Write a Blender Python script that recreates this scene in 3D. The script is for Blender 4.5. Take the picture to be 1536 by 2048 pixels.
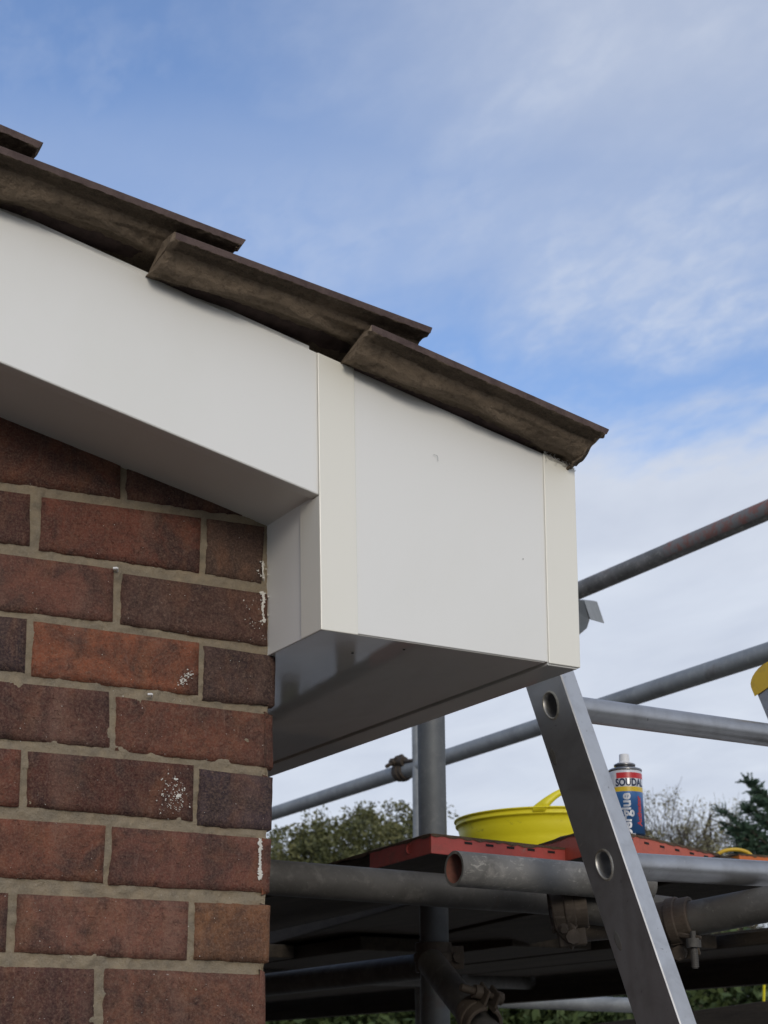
import bpy, math, random
from mathutils import Vector, Matrix, noise
R_ = math.radians
random.seed(7)
for o in list(bpy.data.objects): bpy.data.objects.remove(o)
sc = bpy.context.scene
col = sc.collection

# ---------------------------------------------------------------- camera
YAW, PITCH, ROLL, F = -0.5351, 0.3418, -0.0063, 3200.0
CP = Vector((-0.8696, -1.7074, -0.0508))
cf = Vector((-math.sin(YAW)*math.cos(PITCH), math.cos(YAW)*math.cos(PITCH), math.sin(PITCH)))
_r = Vector((math.cos(YAW), math.sin(YAW), 0)); _u = _r.cross(cf)
cr = _r*math.cos(ROLL)+_u*math.sin(ROLL); cu = -_r*math.sin(ROLL)+_u*math.cos(ROLL)
cam = bpy.data.cameras.new("camera"); cam_o = bpy.data.objects.new("camera", cam); col.objects.link(cam_o)
cam_o.matrix_world = Matrix(((cr.x,cu.x,-cf.x,CP.x),(cr.y,cu.y,-cf.y,CP.y),(cr.z,cu.z,-cf.z,CP.z),(0,0,0,1)))
cam.sensor_fit = 'VERTICAL'; cam.sensor_height = 36; cam.lens = F/2048*36
cam.clip_start = 0.05; cam.clip_end = 2000
cam.dof.use_dof = True; cam.dof.focus_distance = 1.95; cam.dof.aperture_fstop = 15
sc.camera = cam_o

def at(a, b, d=None, x=None, y=None, z=None):
    """the point of the place that the photograph shows at (a, b), at a known depth or on a known plane"""
    R = cf + cr*((a-768)/F) - cu*((b-1024)/F)
    if d is not None: t = d
    elif y is not None: t = (y-CP.y)/R.y
    elif x is not None: t = (x-CP.x)/R.x
    else: t = (z-CP.z)/R.z
    return CP + R*t

# ---------------------------------------------------------------- sky and sun
SUN_EL, SUN_AZ = R_(18), Vector((-0.30, -1.0))     # towards the sun, veiled, behind the photographer
SUN_AZ.normalize()
to_sun = Vector((SUN_AZ.x*math.cos(SUN_EL), SUN_AZ.y*math.cos(SUN_EL), math.sin(SUN_EL)))
w = bpy.data.worlds.new("World"); sc.world = w; w.use_nodes = True
nt = w.node_tree; N = nt.nodes; L = nt.links; N.clear()
def nd(t, **k):
    n = N.new(t)
    for a, b in k.items(): setattr(n, a, b)
    return n
def lk(a, b): L.new(a, b)
def M(op, a, b=None, c=None, clamp=False):
    n = N.new('ShaderNodeMath'); n.operation = op; n.use_clamp = clamp
    for i, v in enumerate((a, b, c)):
        if v is None: continue
        if isinstance(v, (int, float)): n.inputs[i].default_value = v
        else: L.new(v, n.inputs[i])
    return n.outputs[0]
sky = nd('ShaderNodeTexSky', sky_type='NISHITA'); sky.sun_disc = False
sky.sun_elevation = R_(34); sky.sun_rotation = math.atan2(SUN_AZ.x, SUN_AZ.y)
sky.sun_elevation = SUN_EL
sky.air_density = 1.0; sky.dust_density = 1.6; sky.ozone_density = 2.0
tc = nd('ShaderNodeTexCoord'); sep = nd('ShaderNodeSeparateXYZ'); lk(tc.outputs['Generated'], sep.inputs[0])
X, Y, Z = sep.outputs
el = M('ARCSINE', Z)                       # elevation
az = M('ARCTAN2', X, Y)                    # 0 = +Y
zc = M('MAXIMUM', Z, 0.04)
px = M('DIVIDE', X, M('ADD', zc, 0.12)); py = M('DIVIDE', Y, M('ADD', zc, 0.12))
cmb = nd('ShaderNodeCombineXYZ'); lk(px, cmb.inputs[0]); lk(py, cmb.inputs[1])
def skynoise(scale, detail, rough, dist, rot=0, sx=1, sy=1, off=(0,0,0)):
    mp = nd('ShaderNodeMapping'); lk(cmb.outputs[0], mp.inputs[0])
    mp.inputs['Rotation'].default_value = (0,0,rot); mp.inputs['Scale'].default_value = (sx,sy,1); mp.inputs['Location'].default_value = off
    n = nd('ShaderNodeTexNoise'); lk(mp.outputs[0], n.inputs[0])
    n.inputs['Scale'].default_value = scale; n.inputs['Detail'].default_value = detail
    n.inputs['Roughness'].default_value = rough; n.inputs['Distortion'].default_value = dist
    return n.outputs[0]
n_big = skynoise(1.5, 4, .5, .3, off=(3.1,0.4,0))
n_mid = skynoise(5.0, 5, .55, .3, rot=.5, sx=1, sy=.6, off=(1.3,2.2,0))
n_fine = skynoise(30, 5, .58, .25, rot=-.7, sx=1.0, sy=.6)
def smooth(v, a, b):
    n = nd('ShaderNodeMapRange', interpolation_type='SMOOTHSTEP'); L.new(v, n.inputs[0])
    n.inputs[1].default_value = a; n.inputs[2].default_value = b
    return n.outputs[0]
wob = M('ADD', M('MULTIPLY', M('SUBTRACT', n_mid, .5), .16), M('MULTIPLY', M('SUBTRACT', n_fine, .5), .035))
elw = M('ADD', el, wob)
low = M('SUBTRACT', 1.0, smooth(elw, R_(19.4), R_(24.2)))                       # cloud bank above the horizon
mid = M('MULTIPLY', smooth(elw, R_(23.2), R_(27.6)), M('SUBTRACT', 1.0, smooth(elw, R_(29), R_(37))))   # thin veil above the blue gap
azr = smooth(az, 0.33, 0.75)
gen = smooth(n_big, .38, .72)
fine = smooth(n_fine, .30, .72)
midt = smooth(n_mid, .30, .70)
veil = M('MULTIPLY', M('MULTIPLY', mid, M('ADD', .25, M('MULTIPLY', azr, .25))), M('ADD', .75, M('MULTIPLY', M('MULTIPLY', fine, midt), .65)))
high = M('MULTIPLY', smooth(el, R_(25), R_(36)), M('ADD', M('MULTIPLY', azr, .56), M('MULTIPLY', M('MULTIPLY', midt, M('ADD', .4, fine)), .15)))
south = smooth(M('ADD', M('MULTIPLY', Y, -1.0), 0), -.25, .5)                   # thin bright cloud before the sun
cov = M('MAXIMUM', M('MAXIMUM', low, M('MAXIMUM', veil, high)), M('MULTIPLY', south, .9))
cov = M('ADD', cov, M('MULTIPLY', M('SUBTRACT', gen, .5), .10), clamp=True)
cov = M('MINIMUM', cov, .96)
# cloud colour
ct = nd('ShaderNodeMix', data_type='RGBA'); lk(M('MULTIPLY', n_mid, 1.0), ct.inputs[0])
ct.inputs[6].default_value = (.45,.495,.60,1); ct.inputs[7].default_value = (.69,.735,.81,1)
sgain = M('ADD', 1.0, M('MULTIPLY', south, 0.15))
cs = nd('ShaderNodeVectorMath', operation='SCALE'); lk(ct.outputs[2], cs.inputs[0]); lk(sgain, cs.inputs[3])
skc = nd('ShaderNodeVectorMath', operation='MULTIPLY'); lk(sky.outputs[0], skc.inputs[0]); skc.inputs[1].default_value = (.158,.158,.178)
mx = nd('ShaderNodeMix', data_type='RGBA'); lk(cov, mx.inputs[0]); lk(skc.outputs[0], mx.inputs[6]); lk(cs.outputs[0], mx.inputs[7])
bg = nd('ShaderNodeBackground'); lk(mx.outputs[2], bg.inputs[0]); bg.inputs[1].default_value = 1.0
ow = nd('ShaderNodeOutputWorld'); lk(bg.outputs[0], ow.inputs[0])
sl = bpy.data.lights.new("sun", 'SUN'); so = bpy.data.objects.new("sun", sl); col.objects.link(so)
sl.energy = .95; sl.angle = R_(16); sl.color = (1.0,.91,.77)
so.rotation_euler = (-to_sun).to_track_quat('-Z', 'Y').to_euler()
sc.view_settings.view_transform = 'Standard'; sc.view_settings.look = 'None'; sc.view_settings.exposure = 0.18; sc.view_settings.gamma = 1

# ---------------------------------------------------------------- materials
def lin(c): return tuple(((v/255)/12.92 if v/255 <= .04045 else (((v/255)+.055)/1.055)**2.4) for v in c)
class Mat:
    def __init__(s, name, color=(.5,.5,.5), rough=.5, metal=0, spec=.5):
        s.m = bpy.data.materials.new(name); s.m.use_nodes = True
        s.t = s.m.node_tree; s.b = s.t.nodes['Principled BSDF']
        s.b.inputs['Base Color'].default_value = (*color, 1); s.b.inputs['Roughness'].default_value = rough
        s.b.inputs['Metallic'].default_value = metal; s.b.inputs['Specular IOR Level'].default_value = spec
        s.co = s.t.nodes.new('ShaderNodeTexCoord').outputs['Object']
        s.col = None; s.base = color
    def noise(s, scale, detail=4, rough=.55, dist=0, sc=(1,1,1), rot=(0,0,0), kind='ShaderNodeTexNoise'):
        mp = s.t.nodes.new('ShaderNodeMapping'); s.t.links.new(s.co, mp.inputs[0]); mp.inputs['Scale'].default_value = sc; mp.inputs['Rotation'].default_value = rot
        n = s.t.nodes.new(kind); s.t.links.new(mp.outputs[0], n.inputs[0]); n.inputs['Scale'].default_value = scale
        if kind == 'ShaderNodeTexNoise':
            n.inputs['Detail'].default_value = detail; n.inputs['Roughness'].default_value = rough; n.inputs['Distortion'].default_value = dist
        return n.outputs[0]
    def ramp(s, v, a, b, c0=(0,0,0), c1=(1,1,1)):
        r = s.t.nodes.new('ShaderNodeValToRGB'); s.t.links.new(v, r.inputs[0])
        r.color_ramp.elements[0].position = a; r.color_ramp.elements[1].position = b
        r.color_ramp.elements[0].color = (*c0,1); r.color_ramp.elements[1].color = (*c1,1)
        return r.outputs[0]
    def mul(s, a, b):
        n = s.t.nodes.new('ShaderNodeMath'); n.operation = 'MULTIPLY'; s.t.links.new(a, n.inputs[0])
        if isinstance(b, (int,float)): n.inputs[1].default_value = b
        else: s.t.links.new(b, n.inputs[1])
        return n.outputs[0]
    def vcol(s, name='Col'):
        a = s.t.nodes.new('ShaderNodeAttribute'); a.attribute_name = name; s.col = a.outputs['Color']; s._out(); return s
    def _out(s): s.t.links.new(s.col, s.b.inputs['Base Color'])
    def mix(s, fac, color, amt=1.0, blend='MIX'):
        m = s.t.nodes.new('ShaderNodeMix'); m.data_type = 'RGBA'; m.blend_type = blend
        s.t.links.new(s.mul(fac, amt), m.inputs[0])
        if s.col is None: m.inputs[6].default_value = (*s.base,1)
        else: s.t.links.new(s.col, m.inputs[6])
        m.inputs[7].default_value = (*color,1); s.col = m.outputs[2]; s._out(); return s
    def bump(s, v, dist, strength=1.0):
        b = s.t.nodes.new('ShaderNodeBump'); s.t.links.new(v, b.inputs['Height']); b.inputs['Distance'].default_value = dist; b.inputs['Strength'].default_value = strength
        if s.b.inputs['Normal'].is_linked: s.t.links.new(s.b.inputs['Normal'].links[0].from_socket, b.inputs['Normal'])
        s.t.links.new(b.outputs[0], s.b.inputs['Normal']); return s
    def rough(s, v, a, b):
        r = s.t.nodes.new('ShaderNodeMapRange'); s.t.links.new(v, r.inputs[0]); r.inputs[3].default_value = a; r.inputs[4].default_value = b
        s.t.links.new(r.outputs[0], s.b.inputs['Roughness']); return s

brick_m = Mat('brick', rough=.88, spec=.25).vcol()
brick_m.mix(brick_m.ramp(brick_m.noise(17, 6, .68, .8), .40, .64), (.032,.022,.023), .80)
brick_m.mix(brick_m.ramp(brick_m.noise(15, 4, .6, .6, sc=(1.6,1,.8)), .50, .75), (.24,.10,.05), .45)
brick_m.mix(brick_m.ramp(brick_m.noise(9, 3, .5, .2, sc=(2.2,1,.6)), .55, .8), (.22,.13,.10), .5)
brick_m.mix(brick_m.ramp(brick_m.noise(420, 3, .7), .42, .66), (.30,.20,.14), .30)
brick_m.mix(brick_m.ramp(brick_m.noise(700, 2, .6), .60, .68), (.02,.015,.015), .40)
brick_m.mix(brick_m.ramp(brick_m.noise(330, 2, .4), .755, .80), (.5,.46,.42), .8)
brick_m.mix(brick_m.ramp(brick_m.noise(130, 5, .75), .50, .68), (.03,.02,.018), .42)
brick_m.mix(brick_m.ramp(brick_m.noise(170, 4, .75), .56, .70), (.30,.19,.14), .35)
brick_m.mix(brick_m.ramp(brick_m.noise(60, 4, .7, .8, sc=(2.5,1,.7)), .62, .74), (.25,.17,.14), .35)
brick_m.bump(brick_m.noise(190, 6, .75), .0022, .9).bump(brick_m.noise(50, 5, .65), .0035, .7).bump(brick_m.ramp(brick_m.noise(120,3,.6,1.2), .62, .70, (1,1,1), (0,0,0)), .0018, .7)
mortar_m = Mat('mortar', (.31,.25,.17), .95, spec=.2)
mortar_m.mix(mortar_m.ramp(mortar_m.noise(40, 5, .6), .35, .7), (.185,.16,.125), .75)
mortar_m.mix(mortar_m.ramp(mortar_m.noise(18, 3, .6), .55, .75), (.36,.275,.18), .55)
mortar_m.mix(mortar_m.ramp(mortar_m.noise(500, 3, .7), .5, .75), (.36,.32,.26), .5)
mortar_m.bump(mortar_m.noise(330, 6, .75), .0025, .9).bump(mortar_m.noise(90, 4, .6), .003, .7)
def pvc_mat(name, c, rough=.3):
    m = Mat(name, c, rough, spec=.5)
    m.mix(m.ramp(m.noise(3.5, 5, .6, .3, sc=(1,1,.6)), .45, .8), tuple(v*.93 for v in c[:2])+(c[2]*.90,), .8)
    m.mix(m.ramp(m.noise(900, 2, .6), .70, .76), (.35,.34,.31), .25)
    m.rough(m.noise(12, 4), rough-.05, rough+.12)
    m.bump(m.noise(6, 2, .5), .0016, .15).bump(m.noise(240, 3, .5, sc=(.15,1,1)), .0002, .10)
    return m
pvc = pvc_mat('white_pvc', (.80,.795,.765), .30)
trim_m = pvc_mat('cream_white_trim', (.82,.80,.72), .28)
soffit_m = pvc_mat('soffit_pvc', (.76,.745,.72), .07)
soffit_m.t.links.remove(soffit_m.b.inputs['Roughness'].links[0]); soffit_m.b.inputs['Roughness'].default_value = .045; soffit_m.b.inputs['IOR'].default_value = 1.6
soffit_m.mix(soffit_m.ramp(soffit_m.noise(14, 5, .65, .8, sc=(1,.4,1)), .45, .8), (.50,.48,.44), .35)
tile_m = Mat('tile_side', (.17,.125,.085), .95, spec=.15).vcol()
tile_m.mix(tile_m.ramp(tile_m.noise(20, 4, .6, .4, sc=(.3,1,1)), .46, .70), (.075,.058,.045), .35)
tile_m.mix(tile_m.ramp(tile_m.noise(34, 5, .6, .2, sc=(.4,1,1.2)), .55, .78), (.24,.18,.125), .6)
tile_m.mix(tile_m.ramp(tile_m.noise(420, 3, .7), .45, .7), (.28,.21,.15), .3)
tile_m.mix(tile_m.ramp(tile_m.noise(110, 4, .7), .50, .70), (.05,.038,.030), .5)
tile_m.mix(tile_m.ramp(tile_m.noise(75, 4, .7, .5), .60, .72), (.26,.20,.145), .4)
tile_m.bump(tile_m.noise(110,4,.7), .004, .7).bump(tile_m.noise(300, 6, .75), .002, .9).bump(tile_m.noise(50, 4, .6), .002, .6)
tile_top = Mat('tile_face', (.110,.078,.070), .9, spec=.2)
tile_top.mix(tile_top.ramp(tile_top.noise(60, 5, .6), .4, .7), (.045,.030,.030), .7)
tile_top.bump(tile_top.noise(400, 5, .7), .0012, .7)
def steel(name, c, dark, light, r0, r1, metal=.75):
    m = Mat(name, c, .5, metal)
    m.mix(m.ramp(m.noise(9, 5, .65, .6), .40, .70), dark, .75)
    m.mix(m.ramp(m.noise(45, 5, .7, .4), .52, .72), light, .55)
    m.mix(m.ramp(m.noise(260, 3, .7), .66, .74), (.5,.48,.44), .35)
    m.mix(m.ramp(m.noise(7, 4, .6, .8), .62, .74), (.10,.055,.035), .45)
    m.rough(m.noise(35, 5, .7), r0, r1)
    m.bump(m.noise(120, 5, .7), .0006, .6)
    return m
galv = steel('galvanised_tube', (.33,.345,.35), (.20,.21,.215), (.44,.44,.43), .5, .8, .35)
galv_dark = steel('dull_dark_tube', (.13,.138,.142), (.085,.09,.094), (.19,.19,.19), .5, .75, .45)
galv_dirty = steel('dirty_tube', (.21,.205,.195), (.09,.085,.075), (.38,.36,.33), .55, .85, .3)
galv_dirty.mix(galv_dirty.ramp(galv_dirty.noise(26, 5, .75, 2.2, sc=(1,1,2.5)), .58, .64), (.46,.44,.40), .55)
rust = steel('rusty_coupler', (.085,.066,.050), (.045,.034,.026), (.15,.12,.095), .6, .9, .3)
galv_shaded = steel('dull_shaded_tube', (.095,.090,.083), (.05,.046,.041), (.17,.16,.145), .55, .85, .3)  # darker copy of the tube steel: shade under the deck put into colour
alu = Mat('brushed_aluminium', (.40,.40,.405), .4, .9)
alu.mix(alu.ramp(alu.noise(16, 5, .65, .5), .42, .72), (.27,.265,.26), .8)
alu.mix(alu.ramp(alu.noise(110, 4, .7), .66, .74), (.10,.095,.09), .6)
alu.mix(alu.ramp(alu.noise(60, 3, .6, .3), .70, .75), (.60,.57,.52), .5)
alu.rough(alu.noise(60, 5, .7, sc=(1,1,.05)), .30, .52); alu.bump(alu.noise(700, 3, .6, sc=(1,1,.03)), .0002, .5).bump(alu.noise(30, 4), .0005, .3)
alu_lit_edge = Mat('lit_aluminium', (.50,.50,.50), .35, .85)  # lighter copy of the aluminium: sky reflection on this edge put into colour
alu_lit_edge.mix(alu_lit_edge.ramp(alu_lit_edge.noise(24, 5, .65, .6), .45, .72), (.36,.355,.35), .7)
alu_lit_edge.mix(alu_lit_edge.ramp(alu_lit_edge.noise(120, 3, .6), .68, .74), (.15,.14,.13), .6)
alu_lit_edge.rough(alu_lit_edge.noise(60, 4, .6), .3, .5)
red_m = Mat('red_painted_steel', (.46,.085,.07), .55, .0, .4)
red_m.mix(red_m.ramp(red_m.noise(30, 5, .7, .4), .50, .72), (.27,.085,.065), .9)
red_m.mix(red_m.ramp(red_m.noise(65, 5, .7), .64, .72), (.26,.20,.17), .6)
red_m.bump(red_m.noise(120, 4, .6), .0008, .5)
ored_m = Mat('orange_red_painted_steel', (.52,.11,.065), .55, .0, .4)
ored_m.mix(ored_m.ramp(ored_m.noise(30, 5, .7, .4), .50, .72), (.32,.075,.05), .8)
ored_m.mix(ored_m.ramp(ored_m.noise(55, 5, .7), .64, .72), (.30,.24,.20), .7)
ored_m.bump(ored_m.noise(120, 4, .6), .0008, .5)
wood_m = Mat('weathered_board', (.055,.044,.033), .9, 0, .2)
wood_m.mix(wood_m.ramp(wood_m.noise(8, 6, .7, .5, sc=(6,.4,6)), .4, .7), (.028,.023,.018), .8)
wood_m.mix(wood_m.ramp(wood_m.noise(90, 4, .7), .55, .75), (.10,.082,.062), .4)
wood_m.bump(wood_m.noise(30, 5, .7, sc=(5,.5,5)), .002, .7)
mud_m = Mat('dried_mud', (.15,.105,.070), .95, 0, .2)
mud_m.mix(mud_m.ramp(mud_m.noise(60, 5, .7), .4, .7), (.08,.055,.04), .8)
mud_m.bump(mud_m.noise(160, 5, .75), .003, .9)
yellow_m = Mat('yellow_plastic', (.82,.72,.02), .42, 0, .5)
yellow_m.mix(yellow_m.ramp(yellow_m.noise(26, 5, .7, .5, sc=(1,1,2.2)), .60, .74), (.16,.13,.03), .7)
yellow_m.mix(yellow_m.ramp(yellow_m.noise(6, 4, .6), .4, .8), (.70,.60,.015), .7)
yellow_m.b.inputs['Subsurface Weight'].default_value = .0
yellow_m.bump(yellow_m.noise(40, 3), .001, .3)
yellow2 = Mat('amber_plastic', (.62,.40,.03), .45)
yellow2.mix(yellow2.ramp(yellow2.noise(40, 4, .6), .55, .75), (.30,.20,.05), .6)
black_m = Mat('black_slot', (.01,.01,.01), .9)
white_m = Mat('white_plastic', (.72,.72,.72), .4)
paint_m = Mat('white_paint', (.62,.60,.55), .8)
tin_m = Mat('tin', (.30,.30,.31), .3, .9); tin_m.mix(tin_m.ramp(tin_m.noise(50, 3), .4, .7), (.2,.2,.2), .6)
can_white = Mat('can_white_print', (.62,.64,.68), .28, .1)
can_blue = Mat('can_blue_print', (.055,.17,.42), .28, .1)
can_navy = Mat('can_navy_print', (.008,.02,.07), .3)
can_red = Mat('can_red_print', (.55,.03,.035), .3)
can_yel = Mat('can_yellow_print', (.75,.52,.03), .3)
orange_m = Mat('orange_plastic', (.55,.13,.02), .5)
ground_m = Mat('soil', (.050,.043,.033), .95)
ground_m.mix(ground_m.ramp(ground_m.noise(1.5, 5), .4, .7), (.035,.045,.02), .8)
bark_m = Mat('bark', (.06,.048,.036), .95); bark_m.bump(bark_m.noise(40, 5, .7, sc=(3,3,.5)), .01, .7)
def leafmat(name, c0, c1, scale=3):
    m = Mat(name, c0, .65, 0, .3); m.mix(m.ramp(m.noise(scale, 3, .6), .35, .7), c1, 1.0); return m
leaf_a = leafmat('olive_leaves', (.070,.078,.026), (.15,.145,.06))
leaf_b = leafmat('pale_leaves', (.17,.165,.085), (.26,.235,.14))
leaf_c = leafmat('conifer_needles', (.022,.048,.030), (.045,.085,.045))
leaf_d = leafmat('hedge_leaves', (.04,.065,.02), (.09,.12,.04))
roofdeck_m = Mat('dark_felt', (.03,.028,.026), .95)

# ---------------------------------------------------------------- mesh helpers
def tag(o, label=None, cat=None, group=None, kind=None):
    if label: o['label'] = label
    if cat: o['category'] = cat
    if group: o['group'] = group
    if kind: o['kind'] = kind
    return o
def empty(name, loc=(0,0,0)):
    o = bpy.data.objects.new(name, None); o.location = loc; col.objects.link(o); o.empty_display_size = .1; return o
class MB:
    def __init__(s): s.v = []; s.f = []; s.mi = []; s.sm = []
    def add(s, verts, faces, mi=0, smooth=False):
        b = len(s.v); s.v += [Vector(v) for v in verts]
        for f in faces: s.f.append([b+i for i in f]); s.mi.append(mi); s.sm.append(smooth)
        return b
    def box(s, lo, hi, mi=0):
        x0,y0,z0 = lo; x1,y1,z1 = hi
        s.add([(x0,y0,z0),(x1,y0,z0),(x1,y1,z0),(x0,y1,z0),(x0,y0,z1),(x1,y0,z1),(x1,y1,z1),(x0,y1,z1)],
              [(0,3,2,1),(4,5,6,7),(0,1,5,4),(1,2,6,5),(2,3,7,6),(3,0,4,7)], mi)
    def hexa(s, p, mi=0):     # p: 4 bottom + 4 top
        s.add(p, [(0,3,2,1),(4,5,6,7),(0,1,5,4),(1,2,6,5),(2,3,7,6),(3,0,4,7)], mi)
    def prism_y(s, poly, y0, y1, mi=0):      # polygon in xz
        n = len(poly); a = [(x,y0,z) for x,z in poly]; b = [(x,y1,z) for x,z in poly]
        s.add(a+b, [tuple(range(n)), tuple(range(2*n-1,n-1,-1))]+[(i,i+n,(i+1)%n+n,(i+1)%n) for i in range(n)], mi)
    def frame(s, p0, p1):
        t = (p1-p0).normalized(); a = Vector((0,0,1)) if abs(t.z) < .9 else Vector((1,0,0))
        u = t.cross(a).normalized(); v = t.cross(u); return t,u,v
    def tube(s, p0, p1, r, wall=.004, n=36, mi=0, seg=1, r1=None):
        p0 = Vector(p0); p1 = Vector(p1); t,u,v = s.frame(p0,p1); r1 = r if r1 is None else r1
        rings = []
        for k in range(seg+1):
            c = p0.lerp(p1, k/seg); rr = r+(r1-r)*k/seg
            rings.append([c+(u*math.cos(2*math.pi*i/n)+v*math.sin(2*math.pi*i/n))*rr for i in range(n)])
        vs = [q for g in rings for q in g]
        fs = [(k*n+i, k*n+(i+1)%n, (k+1)*n+(i+1)%n, (k+1)*n+i) for k in range(seg) for i in range(n)]
        s.add(vs, fs, mi, True)
        if wall:
            for e, c, q, rr in ((0, p0, t, r), (1, p1, -t, r1)):
                out = [c+(u*math.cos(2*math.pi*i/n)+v*math.sin(2*math.pi*i/n))*rr for i in range(n)]
                inn = [c+(u*math.cos(2*math.pi*i/n)+v*math.sin(2*math.pi*i/n))*(rr-wall) for i in range(n)]
                dp = [x+q*min(.25,(p1-p0).length*.45) for x in inn]
                s.add(out+inn, [(i,(i+1)%n,(i+1)%n+n,i+n) for i in range(n)], mi, False)
                s.add(inn+dp, [(i,(i+1)%n,(i+1)%n+n,i+n) for i in range(n)], mi+ (1 if wall and s.inner else 0), True)
                s.add(dp, [tuple(range(n))], mi+ (1 if s.inner else 0), False)
        else:
            s.add(rings[0], [tuple(range(n))[::-1]], mi); s.add(rings[-1], [tuple(range(n))], mi)
    inner = False
    def ring(s, c, axis, r0, r1, w, n=36, mi=0, a0=0, a1=2*math.pi, ref=None):   # band about a tube
        axis = Vector(axis).normalized(); ref = Vector(ref) if ref else (Vector((0,0,1)) if abs(axis.z) < .9 else Vector((1,0,0)))
        u = (ref-axis*ref.dot(axis)).normalized(); v = axis.cross(u); c = Vector(c)
        full = abs(a1-a0-2*math.pi) < 1e-4; m = n if full else n+1
        prof = [(r0,-w/2),(r1-.0015,-w/2),(r1,-w/2+.0015),(r1,w/2-.0015),(r1-.0015,w/2),(r0,w/2)]; k = len(prof)
        vs = []
        for i in range(m):
            a = a0+(a1-a0)*i/n
            for rr, h in prof: vs.append(c+(u*math.cos(a)+v*math.sin(a))*rr+axis*h)
        fs = [(i*k+j, i*k+(j+1)%k, ((i+1)%m)*k+(j+1)%k, ((i+1)%m)*k+j) for i in range(n if full else m-1) for j in range(k)]
        if not full: fs += [tuple(range(k)), tuple((m-1)*k+j for j in range(k-1,-1,-1))]
        s.add(vs, fs, mi, False)
    def lathe(s, c, prof, n=48, mi=0, smooth=True, mis=None):
        c = Vector(c); k = len(prof)
        vs = [c+Vector((r*math.cos(2*math.pi*i/n), r*math.sin(2*math.pi*i/n), z)) for i in range(n) for r,z in prof]
        for j in range(k-1):
            fs = [(i*k+j, ((i+1)%n)*k+j, ((i+1)%n)*k+j+1, i*k+j+1) for i in range(n)]
            b = len(s.v)
            if j == 0: base = b; s.v += [Vector(q) for q in vs]
            for f in fs: s.f.append([base+i for i in f]); s.mi.append(mis[j] if mis else mi); s.sm.append(smooth)
    def build(s, name, mats, parent=None, bevel=0, colors=None, autosmooth=None, seg=2):
        me = bpy.data.meshes.new(name); me.from_pydata([tuple(v) for v in s.v], [], s.f)
        for m in (mats if isinstance(mats,(list,tuple)) else [mats]): me.materials.append(m.m)
        me.polygons.foreach_set('material_index', s.mi); me.polygons.foreach_set('use_smooth', s.sm)
        if colors:
            ca = me.color_attributes.new('Col', 'FLOAT_COLOR', 'POINT')
            ca.data.foreach_set('color', [c for q in colors for c in (*q,1)])
        me.update()
        o = bpy.data.objects.new(name, me); col.objects.link(o)
        if parent is not None:
            o.parent = parent
        if bevel:
            b = o.modifiers.new('bevel','BEVEL'); b.width = bevel; b.segments = seg; b.limit_method = 'ANGLE'; b.angle_limit = R_(40)
            b.harden_normals = False
        return o
def parent_inv(p):
    m = Matrix.Identity(4)
    while p is not None:
        m = (Matrix.Translation(p.location)) @ m if p.matrix_parent_inverse == Matrix.Identity(4) else m
        p = p.parent
    return m.inverted()

# ---------------------------------------------------------------- ground
g = MB(); g.add([(-600,-600,-1.65),(600,-600,-1.65),(600,600,-1.65),(-600,600,-1.65)], [(0,1,2,3)])
tag(g.build('ground', ground_m), kind='structure')

g = MB(); g.add([(2.2,-3,-1.646),(16,-3,-1.646),(16,30,-1.646),(2.2,30,-1.646)], [(0,1,2,3)])  # pale ground out of view, added to brighten the soffit's reflection
bounce_paving_m = Mat('pale_bounce_paving', (.60,.57,.52), .85); bounce_paving_m.mix(bounce_paving_m.ramp(bounce_paving_m.noise(2, 5), .4, .7), (.46,.44,.41), .8)
tag(g.build('bounce_paving', bounce_paving_m), kind='structure')
# ---------------------------------------------------------------- house
house = empty('brick_house', (-1.0, .0, -1.65))
tag(house, 'red brick gable corner with white boxed eaves and brown overhanging roof tiles', 'house')
XC = -0.013     # face of the wall's outer corner
# bricks seen in the photograph: corner points (top left, top right, bottom right, bottom left) and colour
BR = [
 [(-150,1928),(187,1937),(187,2075),(-150,2060)],(84,50,46),
 [(209,1935),(533,1949),(533,2085),(205,2075)],(108,66,54),
 [(-330,1770),(16,1785),(10,1904),(-330,1890)],(104,62,52),
 [(37,1787),(377,1802),(373,1921),(30,1904)],(120,74,62),
 [(393,1804),(542,1810),(539,1925),(391,1918)],(124,80,56),
 [(-110,1628),(211,1650),(205,1765),(-115,1748)],(118,66,52),
 [(227,1652),(545,1677),(541,1785),(221,1769)],(108,62,53),
 [(-300,1472),(42,1498),(37,1613),(-300,1590)],(104,57,47),
 [(58,1501),(387,1529),(385,1642),(55,1613)],(82,44,38),
 [(403,1537),(547,1554),(545,1660),(398,1650)],(66,50,56),
 [(-115,1350),(217,1382),(219,1496),(-115,1465)],(88,52,46),
 [(235,1392),(547,1429),(549,1536),(231,1501)],(110,62,50),
 [(-280,1205),(53,1236),(49,1345),(-280,1310)],(58,42,46),
 [(68,1241),(398,1284),(396,1390),(64,1351)],(138,76,55),
 [(412,1290),(553,1312),(551,1411),(408,1400)],(74,52,50),
 [(-100,1092),(227,1136),(225,1243),(-100,1208)],(112,66,56),
 [(248,1146),(537,1187),(537,1291),(243,1247)],(84,54,48),
 [(-260,945),(59,987),(59,1091),(-260,1052)],(88,50,44),
 [(86,993),(402,1034),(398,1144),(80,1099)],(108,58,48),
 [(418,1036),(530,1052),(524,1167),(414,1146)],(84,60,52),
 [(-90,800),(242,845),(240,995),(-90,950)],(92,50,40),
 [(256,870),(585,905),(585,1045),(255,999)],(80,48,42),
]
def c_albedo(c, k=1.10):
    r_, g_, b_ = lin(c); return (min(.6,r_*k*.95), g_*k*1.10, b_*k*1.08)
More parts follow.
